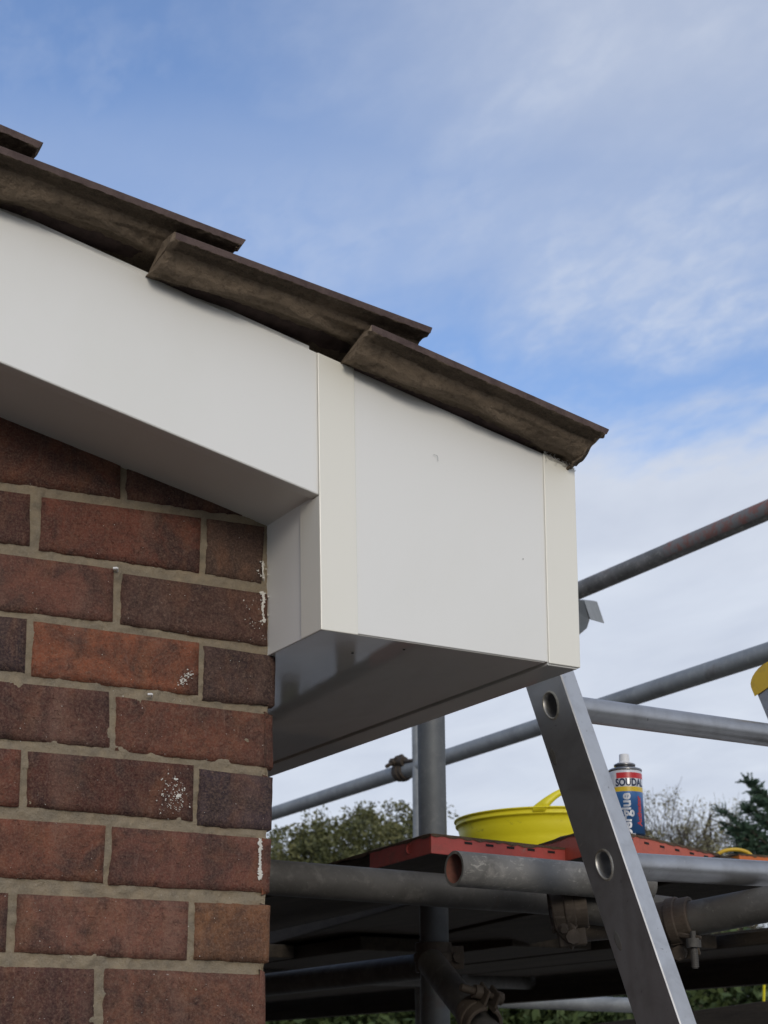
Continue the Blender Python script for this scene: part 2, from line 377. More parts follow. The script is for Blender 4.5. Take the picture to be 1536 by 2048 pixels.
def brick_face(mb, cols, A, B, C, D, y, colr, seed, nx=22, nz=9, out=Vector((0,-1,0)), depth=.012, rough=.0016, endface=False):
    """rounded, slightly ragged brick whose face has corners A (tl) B (tr) C (br) D (bl)"""
    vs = []; 
    w_ = (B-A).length; h_ = (A-D).length
    for j in range(nz+1):
        for i in range(nx+1):
            # grid concentrated near the edges
            def ease(k, n):
                t = k/n
                return t if n < 4 else (0 if k == 0 else 1 if k == n else (.007 if k == 1 else 1-.007 if k == n-1 else .007+(.986)*(k-1)/(n-2)))
            u = ease(i, nx); v = ease(j, nz)
            if 1 < j < nz-1: pass
            vv = v if j not in (1, nz-1) else (.024 if j == 1 else .976)
            p = A.lerp(B, u).lerp(D.lerp(C, u), vv)
            eu = min(u, 1-u)*w_; ev = min(vv, 1-vv)*h_; e = min(eu, ev)
            n1 = noise.noise(p*70+Vector((seed,0,0))); n2 = noise.noise(p*220+Vector((0,seed,0)))
            # ragged outline
            if e < 1e-6:
                ctr = (A+C)/2; dr = (ctr-p); dr = dr/ max(dr.length,1e-6)
                p = p + dr*(rough*(-.45+n1*2.0+n2*1.3+1.6*max(0,noise.noise(p*38+Vector((seed,5,0)))-.15)))
                d = depth
            else:
                d = max(0, .0016 - e*.4) if e < .004 else 0
                d += .0007*n1 + .00035*n2
                if e < .004: d += .0008*max(0, n1+.2)
            # knocked corners
            if eu < 1e-6 and ev < 1e-6:
                p = p + (ctr-p)*.012
            vs.append(p - out*d)
    fs = [(j*(nx+1)+i, (j+1)*(nx+1)+i, (j+1)*(nx+1)+i+1, j*(nx+1)+i+1) for j in range(nz) for i in range(nx)]
    if out.y < -.5: pass
    mb.add(vs, fs, 0, True)
    for p in vs: cols.append(colr)
wall_v = MB(); wc = []
def proud(k): return random.Random(k).uniform(-.0012, .0012)
for k in range(0, len(BR), 2):
    q = BR[k]; P = [at(a,b,y=proud(k)) for a,b in q]
    ex = .0022 if q[1][0] < 500 else .0004
    P = [p+Vector(o_) for p, o_ in zip(P, ((-.0010,0,.0010),(ex,0,.0010),(ex,0,-.0012),(-.0010,0,-.0012)))]
    brick_face(wall_v, wc, P[0], P[1], P[2], P[3], 0, c_albedo(BR[k+1]), k*3.7)
# regular courses for the part of the gable outside the picture
pal = [(104,62,52),(84,50,46),(118,66,52),(120,74,62),(82,46,42),(108,62,53),(140,74,50),(70,50,52)]
rg = random.Random(3)
def slope_z(x): return .606-.2085*(x+.032)
for j in range(-23, 16):
    z0 = .0045+j*.075; z1 = z0+.065
    header = j % 2 == 1
    right = XC - (.1025+.0103 if header else 0)
    if header and not (0 <= j <= 8):
        P = [Vector((XC-.1025,0,z1)),Vector((XC,0,z1)),Vector((XC,0,z0)),Vector((XC-.1025,0,z0))]
        if z0 < slope_z(XC-.1)+.02: brick_face(wall_v, wc, *P, 0, c_albedo(rg.choice(pal)), j, nx=4, nz=4)
    x1 = right
    i = 0
    while x1 > -2.2:
        x0 = x1-.215
        seen = 0 <= j <= 8 and (i < (2 if (j % 2 == 0 or True) else 1))
        if 0 <= j <= 8:     # rows built from the picture reach about this far left
            seen = x1 > (-.40 if header else -.38)
        if not seen and z0 < slope_z(x0)+.03 :
            P = [Vector((x0,0,z1)),Vector((x1,0,z1)),Vector((x1,0,z0)),Vector((x0,0,z0))]
            brick_face(wall_v, wc, *P, 0, c_albedo(rg.choice(pal)), j*7+i, nx=6, nz=4)
        x1 = x0-.0103; i += 1
# side wall, running away from the camera under the eaves
for j in range(-23, 6):
    z0 = .0045+j*.075; z1 = z0+.065
    if z1 > .44: z1 = .438
    y0 = .0015
    ln = .1025 if j % 2 == 0 else .215
    while y0 < 4.0:
        P = [Vector((XC-.005,y0,z1)),Vector((XC-.005,y0+ln,z1)),Vector((XC-.005,y0+ln,z0)),Vector((XC-.005,y0,z0))]
        brick_face(wall_v, wc, *P, 0, c_albedo(rg.choice(pal)), j*5+y0, nx=5, nz=4, out=Vector((1,0,0)), depth=.008)
        y0 += ln+.0103; ln = .215
wall = wall_v.build('brick_wall', brick_m, house, colors=wc)
# mortar behind and between the bricks, slightly recessed and uneven
mm = MB()
x0, x1, z0, z1 = -.62, XC-.006, -.12, .74; nx, nz = 230, 320
vs = []
for j in range(nz+1):
    for i in range(nx+1):
        x = x0+(x1-x0)*i/nx; z = z0+(z1-z0)*j/nz
        p = Vector((x,0,z))
        d = .0036+.0028*noise.noise(p*34)+.0022*noise.noise(p*110)+.0010*noise.noise(p*380)
        if i == nx: x += .003*noise.noise(Vector((0,3,z*60)))
        vs.append((x, d, z))
fs = [(j*(nx+1)+i, j*(nx+1)+i+1, (j+1)*(nx+1)+i+1, (j+1)*(nx+1)+i) for j in range(nz) for i in range(nx)]
mm.add(vs, fs, 0, True)
xe = XC-.008
mm.add([(-2.2,.0045,-1.65),(-.62,.0045,-1.65),(-.62,.0045,1.05),(-2.2,.0045,1.05)], [(0,1,2,3)])
mm.add([(-.62,.0045,-1.65),(xe,.0045,-1.65),(xe,.0045,-.12),(-.62,.0045,-.12)], [(0,1,2,3)])
mm.add([(xe,.004,-1.65),(xe,4,-1.65),(xe,4,.437),(xe,.004,.437)], [(0,1,2,3)])
mm.box((-2.2,.012,-1.65),(xe-.002,4,.436))
mm.build('mortar', mortar_m, wall)
# white paint on the bricks
pm = MB()
def blob(a, b, rx, ry, seed, y=-.0022, n=11):
    c = at(a, b, y=y); rr = random.Random(seed); k = 1/1700
    vs = [c+Vector((0,-.0006,0))]; 
    for i in range(n):
        t = 2*math.pi*i/n; q = .45+.75*rr.random()
        vs.append(c+Vector((math.cos(t)*rx*k*q*1.15, .0006, math.sin(t)*ry*k*q)))
    pm.add(vs, [(0,1+(i+1)%n,1+i) for i in range(n)], 0, True)
rr = random.Random(11)
for i in range(150):
    a = rr.gauss(352, 17); b = rr.gauss(1592, 22)
    if 312 < a < 382 and 1545 < b < 1638: s_ = rr.choice((.7,.9,1.2,1.7)); blob(a, b, s_, s_*rr.uniform(.7,1.3), i, n=6)
blob(358,1592,6,5,1); blob(352,1558,4,3,2)
for i in range(26): t = i/25; blob(521+rr.uniform(-1.2,1.2), 1679+78*t, 3.2+1.2*math.sin(t*9)+rr.random(), 3.5, i+40)
for i in range(60):
    t = rr.random(); blob(360+24*t+rr.gauss(0,4), 1368-24*t+rr.gauss(0,4), rr.uniform(.8,2.6), rr.uniform(.6,1.8), i+90, n=6)
for i,(yy,ry,rx) in enumerate(((1190,6,3),(1199,9,3.6),(1214,12,3),(1228,8,2.2),(1240,7,4),(1128,10,2.5),(1142,14,2.2),(1154,9,1.6),(1186,4,6))): blob(527+1.5*math.sin(i*2), yy, rx, ry, i+900, n=17)
for i in range(22):
    blob(527+rr.gauss(0,3), rr.uniform(1185,1248), rr.uniform(1,2.4), rr.uniform(1.5,4), i+200, n=6)
for i in range(14):
    blob(525+rr.gauss(0,4), rr.uniform(1118,1160), rr.uniform(1,2.4), rr.uniform(1,3), i+300, n=6)
for i in range(26):
    blob(rr.uniform(485,533), rr.uniform(1195,1280), rr.uniform(.6,1.5), rr.uniform(.6,2.2), i+500, n=6)
for i in range(90):
    blob(rr.uniform(5,540), rr.uniform(1000,2040), rr.uniform(.5,1.3), rr.uniform(.5,1.2), i+700, n=5)
tag(pm.build('paint_specks', paint_m, wall), kind='stuff')
for (a,b,s_) in ((232,1139,6.5),(301,1391,6)):
    m = MB(); c = at(a,b,y=-.004); k = s_/1700
    m.tube(c+Vector((-k,0,k*.25)), c+Vector((k*.2,-.002,k*.35)), k*.42, 0, 10); m.tube(c+Vector((k*.2,-.002,k*.35)), c+Vector((k*.9,.003,-k*.4)), k*.36, 0, 10, r1=k*.15)
    m.build('wall_plug', white_m, wall)

# --- barge board and boxed end
D = .1383
SL = .2085
def top_z(x): return .7905-.2050*(x+.032)
def bot_z(x): return .606-.2085*(x+.032)
XL, XR, ZB = -.0245, .3475, .4405
b = MB()
b.prism_y([(-2.3,bot_z(-2.3)),(-.0262,bot_z(-.0262)),(-.0262,top_z(-.0262)),(-2.3,top_z(-2.3))], -D+.003, -D+.021)
barge = b.build('barge_board', pvc, house, bevel=.0018)
b = MB()        # underside of the barge, back to the wall
b.prism_y([(-2.3,bot_z(-2.3)+.0035),(-.026,bot_z(-.026)+.0035),(-.026,bot_z(-.026)+.011),(-2.3,bot_z(-2.3)+.011)], -D+.0212, .004)
b.build('barge_soffit', soffit_m if False else pvc, barge)
box = empty('box_end', (.16,-.06,.44)); box.parent = house; box.matrix_parent_inverse = Matrix.Translation(house.location).inverted(); 
def bb(name, mb, mat, **k):
    o = mb.build(name, mat, None, **k); o.parent = box
    for v in o.data.vertices: v.co.x += (v.co.x-.16)*.125*max(0, v.co.z-ZB)
    return o
XA, XB = .0245, .2985
b = MB(); b.prism_y([(XL+.004,ZB+.001),(XR-.004,ZB+.001),(XR-.004,top_z(XR)+.0015),(XL+.004,top_z(XL)-.001)], -D+.002, -D+.014)
bb('front_panel', b, pvc, bevel=.001)
b = MB()
b.prism_y([(XL,ZB-.001),(XA,ZB-.001),(XA,top_z(XA)),(XL,top_z(XL))], -D-.0005, -D+.0018)
b.hexa([(XL-.0002,-D-.0004,ZB-.001),(XL+.0018,-D-.0004,ZB-.001),(XL+.0018,-D+.050,ZB-.001),(XL-.0002,-D+.050,ZB-.001),
        (XL-.0002,-D-.0004,bot_z(XL)-.0005),(XL+.0018,-D-.0004,bot_z(XL)-.0005),(XL+.0018,-D+.050,bot_z(XL)-.0005),(XL-.0002,-D+.050,bot_z(XL)-.0005)])
bb('corner_trim', b, trim_m, bevel=.0012)
b = MB()
b.prism_y([(XB,ZB-.001),(XR,ZB-.001),(XR,top_z(XR)-.001),(XB,top_z(XB))], -D-.0005, -D+.0018)
b.box((XR-.002,-D-.0003,ZB-.001),(XR+.0002,-D+.05,top_z(XR)-.001))
bb('corner_trim', b, trim_m, bevel=.0012)
b = MB(); b.hexa([(XL+.002,-D+.006,ZB+.0005),(XL+.010,-D+.006,ZB+.0005),(XL+.010,.006,ZB+.0005),(XL+.002,.006,ZB+.0005),
                  (XL+.002,-D+.006,bot_z(XL)+.02),(XL+.010,-D+.006,bot_z(XL)+.02),(XL+.010,.006,bot_z(XL)+.02),(XL+.002,.006,bot_z(XL)+.02)])
bb('return_panel', b, pvc)
# eaves soffit and fascia along the side of the house
b = MB(); b.box((XL+.003,-D+.004,ZB),(XB-.0035,4.0,ZB+.009))
soff = b.build('soffit_board', soffit_m, house, bevel=.0006)
b = MB(); b.box((XB,-D+.002,ZB-.003),(XR-.003,4.0,ZB+.0062)); b.box((XB+.037,-D+.016,ZB+.0064),(XR-.0032,4.0,top_z(XR)-.004))
fas_m = pvc_mat('gloss_fascia', (.80,.795,.765), .2); fas_m.t.links.remove(fas_m.b.inputs['Roughness'].links[0]); fas_m.b.inputs['Roughness'].default_value = .06; fas_m.b.inputs['IOR'].default_value = 1.6
b.build('fascia_board', fas_m, house, bevel=.0015)
b = MB(); b.box((XB-.012,-D+.016,ZB+.0095),(XB+.02,4.0,ZB+.014)); b.build('joint_strip', roofdeck_m, soff)
# swarf left on the sawn top edge and a curl on the panel
b = MB(); rr = random.Random(5)
for i in range(34):
    x = rr.uniform(.305,.352); p = Vector((x, -D-.001, top_z(x)+rr.uniform(-.004,.002))); q = p
    for s_ in range(4):
        n_ = q+Vector((rr.uniform(-.004,.004), rr.uniform(-.002,.001), rr.uniform(-.0025,.0025))); b.tube(q, n_, .00035, 0, 5); q = n_
b.build('swarf', paint_m, barge)
b = MB(); pts = [at(867+12*t-(0 if t < .7 else (t-.7)*10), 909+3*t+ (0 if t < .6 else (t-.6)*26), y=-D-.0002) for t in [i/8 for i in range(9)]]
for p, q in zip(pts, pts[1:]): b.tube(p, q, .00025, 0, 5)
b.build('swarf', galv, barge)

for (a_, b_, pl_) in ((705,1306,0),(808,1299,0),(1046,1118,1)):
    b = MB(); c = at(a_, b_, z=ZB-.0003) if pl_ == 0 else at(a_, b_, y=-D+.0016); dr = Vector((0,0,-1)) if pl_ == 0 else Vector((0,-1,0))
    b.tube(c, c+dr*.0006, .0016 if pl_ == 0 else .0007, 0, 10)
    b.build('pin_head', galv_dirty if pl_ else roofdeck_m, soff if pl_ == 0 else barge)
# --- roof: verge tiles, each a swept profile, lapped up the slope
roof = MB(); roof.prism_y([(-2.3,top_z(-2.3)-.012),(XR+.002,top_z(XR)-.012),(XR+.002,top_z(XR)-.0015),(-2.3,top_z(-2.3)-.0015)], -D+.022, 4.0)
roof_o = roof.build('roof', roofdeck_m, house)
OUT = .07
def tile(pl, pr, k, o_in=.30):
    """pl, pr: upper-left and lower-right ends of the outer top edge"""
    m = MB(); ax = (pr-pl); ln = ax.length; ax.normalize(); nrm = Vector((-ax.z,0,ax.x)); 
    if nrm.z < 0: nrm = -nrm
    # profile: (distance inward from the verge edge, height below the outer top edge)
    top = [(0,-.0015),(.0015,0),(.010,.001),(.026,-.002),(.045,-.012),(.066,-.024),(.09,-.030),(.14,-.030),(.19,-.016),(.24,-.002),(.29,-.012),(o_in,-.02)]
    bot = [(0,-.0095),(.006,-.011),(.016,-.0115),(.022,-.0135),(.027,-.0185),(.034,-.0238),(.043,-.0268),(.053,-.0265),(.066,-.0235),(.080,-.026),(.10,-.038),(.14,-.045),(.19,-.031),(.24,-.017),(.29,-.028),(o_in,-.036)]
    bd = []
    for (o0,h0),(o1,h1) in zip(bot, bot[1:]):
        kk = 3 if o1 <= .081 else 1
        for q_ in range(kk): bd.append((o0+(o1-o0)*q_/kk, h0+(h1-h0)*q_/kk))
    bot = bd+[bot[-1]]
    prof = top+bot[::-1]; n = len(prof); S = 110; cols_ = []
    nt_ = len(top)
    rings = []
    for s_ in range(S+1):
        t = s_/S; x = ln*t
        ring = []
        for i, (o, h) in enumerate(prof):
            isb = i >= nt_
            dy, dh = o, h
            q = Vector((x*18, o*30, k*3.1))
            if isb and .03 < o < .12:
                # moulded underside: shallow bowl and diagonal rib
                dh += .0028*math.sin(t*6.2+2.2+o*40)*(1 if o < .06 else .5) + .0022*noise.noise(Vector((x*14,o*20,k)))
            e = min(t, 1-t)*ln
            rag = .0016*noise.noise(Vector((x*90, o*90, k*7)))+.0010*noise.noise(Vector((x*260,o*200,k)))
            dh += rag*(1 if isb else .35)
            dy += rag*.5 if o < .004 else 0
            # end noses: the lower end curls down a little and is rough, the head is cut
            if e < .004: xe_ = x + (.0050*noise.noise(Vector((o*160, h*200, k*2.3+t*9))) + .0014*noise.noise(Vector((o*500,h*500,k))))
            else: xe_ = x
            if isb and t > .93 and o > .03: dh -= .014*((t-.93)/.07)*min(1,(o-.02)/.05)
            
            base = pl+ax*xe_
            # the end faces are slanted as in the photograph
            if t > .985: base = base - ax*(max(0,-h)*.45)
            if isb and o > .024 and o < .1:
                for (t0, o0_, t1, o1_, am) in ((.02,.060,.30,.034,.0035),(.50,.034,.86,.062,.0045)):
                    if t0-.08 < t < t1+.08:
                        oc = o0_+(o1_-o0_)*(t-t0)/(t1-t0); fade = max(0,min(1,(t-t0+.08)/.1))*max(0,min(1,(t1+.08-t)/.1))
                        dh -= am*fade*math.exp(-((o-oc)/.0065)**2)
            if isb: dh += .0009*noise.noise(Vector((x*160,o*160,k*5)))
            on = o+.004*noise.noise(Vector((x*10+k*7,o*30,3)))  # underside shade below lip and near the board put into colour, with staining
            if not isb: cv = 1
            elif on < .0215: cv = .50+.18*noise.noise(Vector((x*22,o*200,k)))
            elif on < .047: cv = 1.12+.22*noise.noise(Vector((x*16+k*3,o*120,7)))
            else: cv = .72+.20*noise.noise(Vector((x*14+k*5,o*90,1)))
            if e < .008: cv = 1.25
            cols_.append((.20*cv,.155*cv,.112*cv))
            ring.append(base+Vector((0,dy,0))+nrm*dh)
        rings.append(ring)
    vs = [p for r in rings for p in r]
    b0 = len(m.v); m.v += vs
    for s_ in range(S):
        for i in range(n):
            j = (i+1) % n
            m.f.append([s_*n+i, s_*n+j, (s_+1)*n+j, (s_+1)*n+i]); m.mi.append(1 if (i < nt_-1 or i == n-1) else 0); m.sm.append(i not in (nt_-1, n-1))
    for r, rv in ((0, False), (S, True)):
        for i in range(nt_-1):      # end faces as strips between top and bottom profiles
            pass
        idx = list(range(r*n, r*n+n)); m.f.append(idx if rv else idx[::-1]); m.mi.append(0); m.sm.append(False)
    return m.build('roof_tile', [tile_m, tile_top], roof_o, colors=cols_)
yv = -D-OUT
TE = [((745,648),(1220,858)), ((350,462),(868,655)), ((-60,267),(492,478)), ((-470,45),(90,285))]
ends = []
for k, (a, c) in enumerate(TE):
    pl = at(*a, y=yv); pr = at(*c, y=yv)
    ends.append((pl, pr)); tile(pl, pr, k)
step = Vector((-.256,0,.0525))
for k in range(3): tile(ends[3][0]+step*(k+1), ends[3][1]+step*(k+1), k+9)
# courses further in over the roof, out of sight from below
b = MB()
for k in range(-7, 1):
    x1 = .352+k*.258; z1 = .765-k*.0525 if k else .752
    for i in range(12):
        y0 = .093+i*.32
        b.hexa([(x1-.3,y0,z1+.05),(x1,y0,z1-.012),(x1,y0+.31,z1-.012),(x1-.3,y0+.31,z1+.05),(x1-.3,y0,z1+.062),(x1,y0,z1),(x1,y0+.31,z1),(x1-.3,y0+.31,z1+.062)])
b.build('tile_course', tile_top, roof_o, bevel=.004)
# thin undercloak strip between the board top and the tiles
b = MB(); b.prism_y([(-2.3,top_z(-2.3)-.001),(-.04,top_z(-.04)-.001),(-.04,top_z(-.04)+.007),(-2.3,top_z(-2.3)+.007)], -D+.008, -D+.021); b.build('undercloak', pvc, roof_o)

# ---------------------------------------------------------------- scaffold
RT = .0242
scaf = empty('scaffold', (1.2,1.2,-1.65))
tag(scaf, 'grey tubular steel scaffold with clamped rails beside the white box end', 'scaffold')
def sp(name, mb, mat, par=None, **k):
    o = mb.build(name, mat, None, **k); o.parent = par or scaf
    if par is None: o.matrix_parent_inverse = Matrix.Translation(scaf.location).inverted()
    return o
redin = Mat('red_brown_inside', (.20,.075,.055), .9); redin.mix(redin.ramp(redin.noise(80, 4), .4, .7), (.12,.06,.045), .8)
def tubep(name, p0, p1, r=RT, mat=galv, inner=None, label=None, seg=1):
    m = MB(); m.inner = inner is not None
    m.tube(p0, p1, r, .0042, 40, seg=seg)
    # surface is split so the noise follows the tube
    o = sp(name, m, [mat, inner] if inner else mat)
    if label: o['label'] = label
    return o
def ext(p, q, a, b_):     # extend segment by a before p and b_ beyond q
    t = (q-p).normalized(); return p-t*a, q+t*b_
def coupler(c, ax, ax2, r=RT, mat=rust, flip=1):
    """two-shell clamp about a tube, with hinge flap, bolt and nut"""
    c = Vector(c); ax = Vector(ax).normalized(); ax2 = Vector(ax2); ax2 = (ax2-ax*ax2.dot(ax)).normalized()
    m = MB(); m.ring(c, ax, r+.0004, r+.0065, .052, 32, a0=.25, a1=math.pi*2-.25, ref=ax2)
    m.ring(c, ax, r+.006, r+.0095, .016, 32, a0=.6, a1=math.pi*2-.6, ref=ax2)
    o = sp('coupler', m, mat, bevel=.001)
    side = ax.cross(ax2).normalized()*flip
    m = MB()
    for s_ in (-1, 1):
        f0 = c+ax2*(r+.002)+side*(.007*s_); m2 = [f0+ax*a_+ax2*b_+side*t_*s_ for b_ in (0,.026) for a_, t_ in ((-.02,0),(.02,0),(.02,.005),(-.02,.005))]
        m.hexa(m2)
    f = m.build('flap', mat, None, bevel=.002); f.parent = o; f.matrix_parent_inverse = Matrix.Translation(scaf.location).inverted()
    m = MB(); bc = c+ax2*(r+.016)
    m.tube(bc-side*.022, bc+side*.05, .0055, 0, 12); m.tube(bc+side*.014, bc+side*.026, .0115, 0, 6); m.tube(bc-side*.024, bc-side*.014, .0105, 0, 8)
    for k in range(9): m.ring(bc+side*(.028+k*.0025), side, .005, .0064, .0012, 12)
    f = m.build('bolt', mat, None); f.parent = o; f.matrix_parent_inverse = Matrix.Translation(scaf.location).inverted()
    return o

# upright close behind the eaves, and a farther one
PY = at(861,1560,d=3.0)
post_top = at(861,1380,y=PY.y); post_bot = at(861,1900,y=PY.y)
p0 = at(861,1560,y=PY.y)
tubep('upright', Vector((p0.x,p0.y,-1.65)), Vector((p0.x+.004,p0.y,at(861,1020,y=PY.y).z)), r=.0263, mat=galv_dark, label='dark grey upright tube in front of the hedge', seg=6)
fx = 1.80
fp = at(840,1560,x=fx)
tubep('upright', Vector((fp.x,fp.y,-1.65)), Vector((fp.x,fp.y,at(840,1000,x=fx).z)), label='farther upright mostly hidden behind the dark one')
# guard rails running away along the eaves
ra, rb = at(552,1625,x=fx), at(1536,1305,x=fx)
ra, rb = ext(ra, rb, 2.0, 1.2)
tubep('guard_rail', ra, rb, label='lower guard rail crossing behind the ladder')
ua, ub = at(1160,1180,x=fx), at(1536,1020,x=fx)
ua2, ub2 = ext(ua, ub, 3.2, 1.0)
tubep('guard_rail', ua2, ub2, mat=galv_dirty, label='upper guard rail with faded red paint')
m = MB(); t = (ub-ua).normalized(); q = at(1352,1102,x=fx); q = ua+t*((q-ua).dot(t))
# red paint remains
rp = Mat('faded_red_paint', (.24,.12,.10), .8); rp.mix(rp.ramp(rp.noise(40,5,.65), .42, .55), (.19,.185,.18), 1.0)
for q_, L_ in ((at(1450,1058,x=fx), .42),):
    q_ = ua+t*((q_-ua).dot(t)); m.ring(q_, t, RT-.001, RT+.0006, L_, 40, a0=.2, a1=2.4, ref=(0,0,1))
sp('paint_patch', m, rp)
# transoms under the boards
T0y = at(822,1778,d=2.33).y; T0a, T0b = at(545,1755,y=T0y), at(1112,1798,y=T0y)
a_, b_ = ext(T0a, T0b, .35, .02)
tubep('transom', a_, b_, mat=galv_shaded, label='dark transom tube under the front board')
T1a = at(908,1737,d=2.20); T1b = at(1180,1760,y=T1a.y)
t1e = T1a+(T1b-T1a)*1.45
tubep('transom', T1a, t1e, mat=galv_dirty, inner=redin, label='scraped transom tube with an open end, reddish inside')
T2a, T2b = at(1338,1846,d=2.27), at(1500,1815,d=2.22)
a_, b_ = ext(T2a, T2b, .02, .35)
tubep('ledger', a_, b_, mat=galv_shaded, label='ledger tube sloping up to the right edge')
# sleeve carrying the transom on behind the ladder
s0, s1 = at(1112,1802,d=2.34), at(1345,1832,d=2.38)
tubep('sleeve', s0, s1, r=.0275, mat=galv_shaded)
s0, s1 = at(1118,1850,d=2.36), at(1215,1838,d=2.36)
coupler(at(1135,1815,d=2.335), s1-s0, (0,0,-1), r=.0275)
m = MB()
cP = [at(1104,1832,d=2.30), at(1135,1830,d=2.30), at(1160,1868,d=2.30), at(1145,1905,d=2.31), at(1112,1862,d=2.30)]
m.add([p for p in cP]+[p+cf*.012 for p in cP], [(4,3,2,1,0),(5,6,7,8,9)]+[(i,(i+1)%5,(i+1)%5+5,i+5) for i in range(5)])
o = sp('clamp_plate', m, rust, bevel=.004)
m = MB(); c = at(1127,1857,d=2.295); m.tube(c, c-cf*.008, .0075, 0, 16, r1=.005); sp('rivet', m, rust)
m = MB(); m.tube(at(1130,1845,d=2.37), at(1250,1835,d=2.40), .03, 0, 28); sp('sleeve', m, rust)
# coupler gripping the right ledger, its bolt hanging down
c = at(1352,1843,d=2.265); coupler(c, T2b-T2a, (.3,0,-1), r=RT, mat=rust)
m = MB(); bt = at(1386,1868,d=2.22); m.tube(bt+Vector((0,0,.004)), bt-Vector((0,0,.046)), .0040, 0, 14)
for k in range(10): m.ring(bt-Vector((0,0,.022+k*.0024)), (0,0,1), .0036, .0052, .0011, 14)
m.tube(bt-Vector((0,0,.006)), bt-Vector((0,0,.018)), .0105, 0, 6)
sp('bolt', m, galv_shaded)
m = MB(); f0 = at(1318,1862,d=2.26); f1 = at(1398,1880,d=2.215)
m.hexa([at(1325,1872,d=2.25),at(1402,1880,d=2.21),at(1402,1880,d=2.24),at(1325,1872,d=2.28),at(1325,1858,d=2.25),at(1404,1872,d=2.21),at(1404,1872,d=2.24),at(1325,1858,d=2.28)])
sp('clamp_plate', m, rust, bevel=.002)
# clamp on the lower rail beside the far upright
t = (rb-ra).normalized()
c = at(806,1540,x=fx); c = ra+t*((c-ra).dot(t)); coupler(c, t, (-.6,0,1), flip=1)
m = MB(); bc = at(790,1524,x=fx-.02); q = at(828,1521,x=fx-.02); m.tube(bc, q, .006, 0, 12); m.tube(bc-(q-bc)*.18, bc+(q-bc)*.1, .013, 0, 6); m.tube(bc+(q-bc)*.22, bc+(q-bc)*.5, .016, 0, 8); sp('bolt', m, rust)
# bracket end showing past the box, fixed to the upper rail
def slab(pts, d, thick, mat, name, bevel=.003, off=0):
    m = MB(); P = [at(a,b_,d=d) for a,b_ in pts]; n = len(P)
    m.add(P+[p+cf*thick for p in P], [tuple(range(n))[::-1], tuple(range(n,2*n))]+[(i,(i+1)%n,(i+1)%n+n,i+n) for i in range(n)])
    return sp(name, m, mat, bevel=bevel)
m = MB()
A_ = [at(1168,1200,d=3.30),at(1194,1203,d=3.36),at(1209,1247,d=3.36),at(1181,1239,d=3.30)]
Bk = [p+cf*.03+cr*-.002 for p in A_]
m.add(A_+Bk, [(3,2,1,0),(4,5,6,7),(0,1,5,4),(1,2,6,5),(2,3,7,6),(3,0,4,7)])
m.add([at(1120,1195,d=3.36),at(1167,1200,d=3.305),at(1179,1240,d=3.305),at(1174,1256,d=3.31),at(1158,1270,d=3.33),at(1120,1262,d=3.36)]+[at(1120,1195,d=3.42),at(1167,1200,d=3.36),at(1179,1240,d=3.36),at(1174,1256,d=3.36),at(1158,1270,d=3.38),at(1120,1262,d=3.42)],
      [(5,4,3,2,1,0),(6,7,8,9,10,11)]+[(i,(i+1)%6,(i+1)%6+6,i+6) for i in range(6)])
sp('bracket', m, galv, bevel=.0015)
# brace and coupler low on the upright
br0, br1 = at(862,1925,d=2.75), at(992,2090,d=2.45)
tubep('brace', br0, br0+(br1-br0)*3.2, r=.0242, mat=galv_shaded)
coupler(Vector((p0.x,p0.y,at(861,1915,y=PY.y).z)), (0,0,1), (1,-.4,0), r=.0263)
coupler(at(958,2038,d=2.50), br1-br0, (.2,-.3,1), mat=rust)
# ledgers deep under the deck
lz = .205
lp_ = at(868,1930,d=2.98); tubep('ledger', lp_, Vector((lp_.x+.05,5.6,lp_.z)), mat=galv_shaded)
for yy in (2.3,4.4): tubep('transom', Vector((.15,yy,.225)), Vector((2.15,yy,.225)), mat=galv_shaded)
a_ = at(1181,2003,x=2.02); b_ = at(1269,2006,x=2.35)
tubep('transom', at(960,2000,d=5.6), at(1310,2012,d=5.4), mat=galv)
# standards of the outer row
for yy in (1.35,): tubep('upright', Vector((1.86+.9,yy-.9,-1.65)), Vector((1.86+.9,yy-.9,.2)), mat=galv)

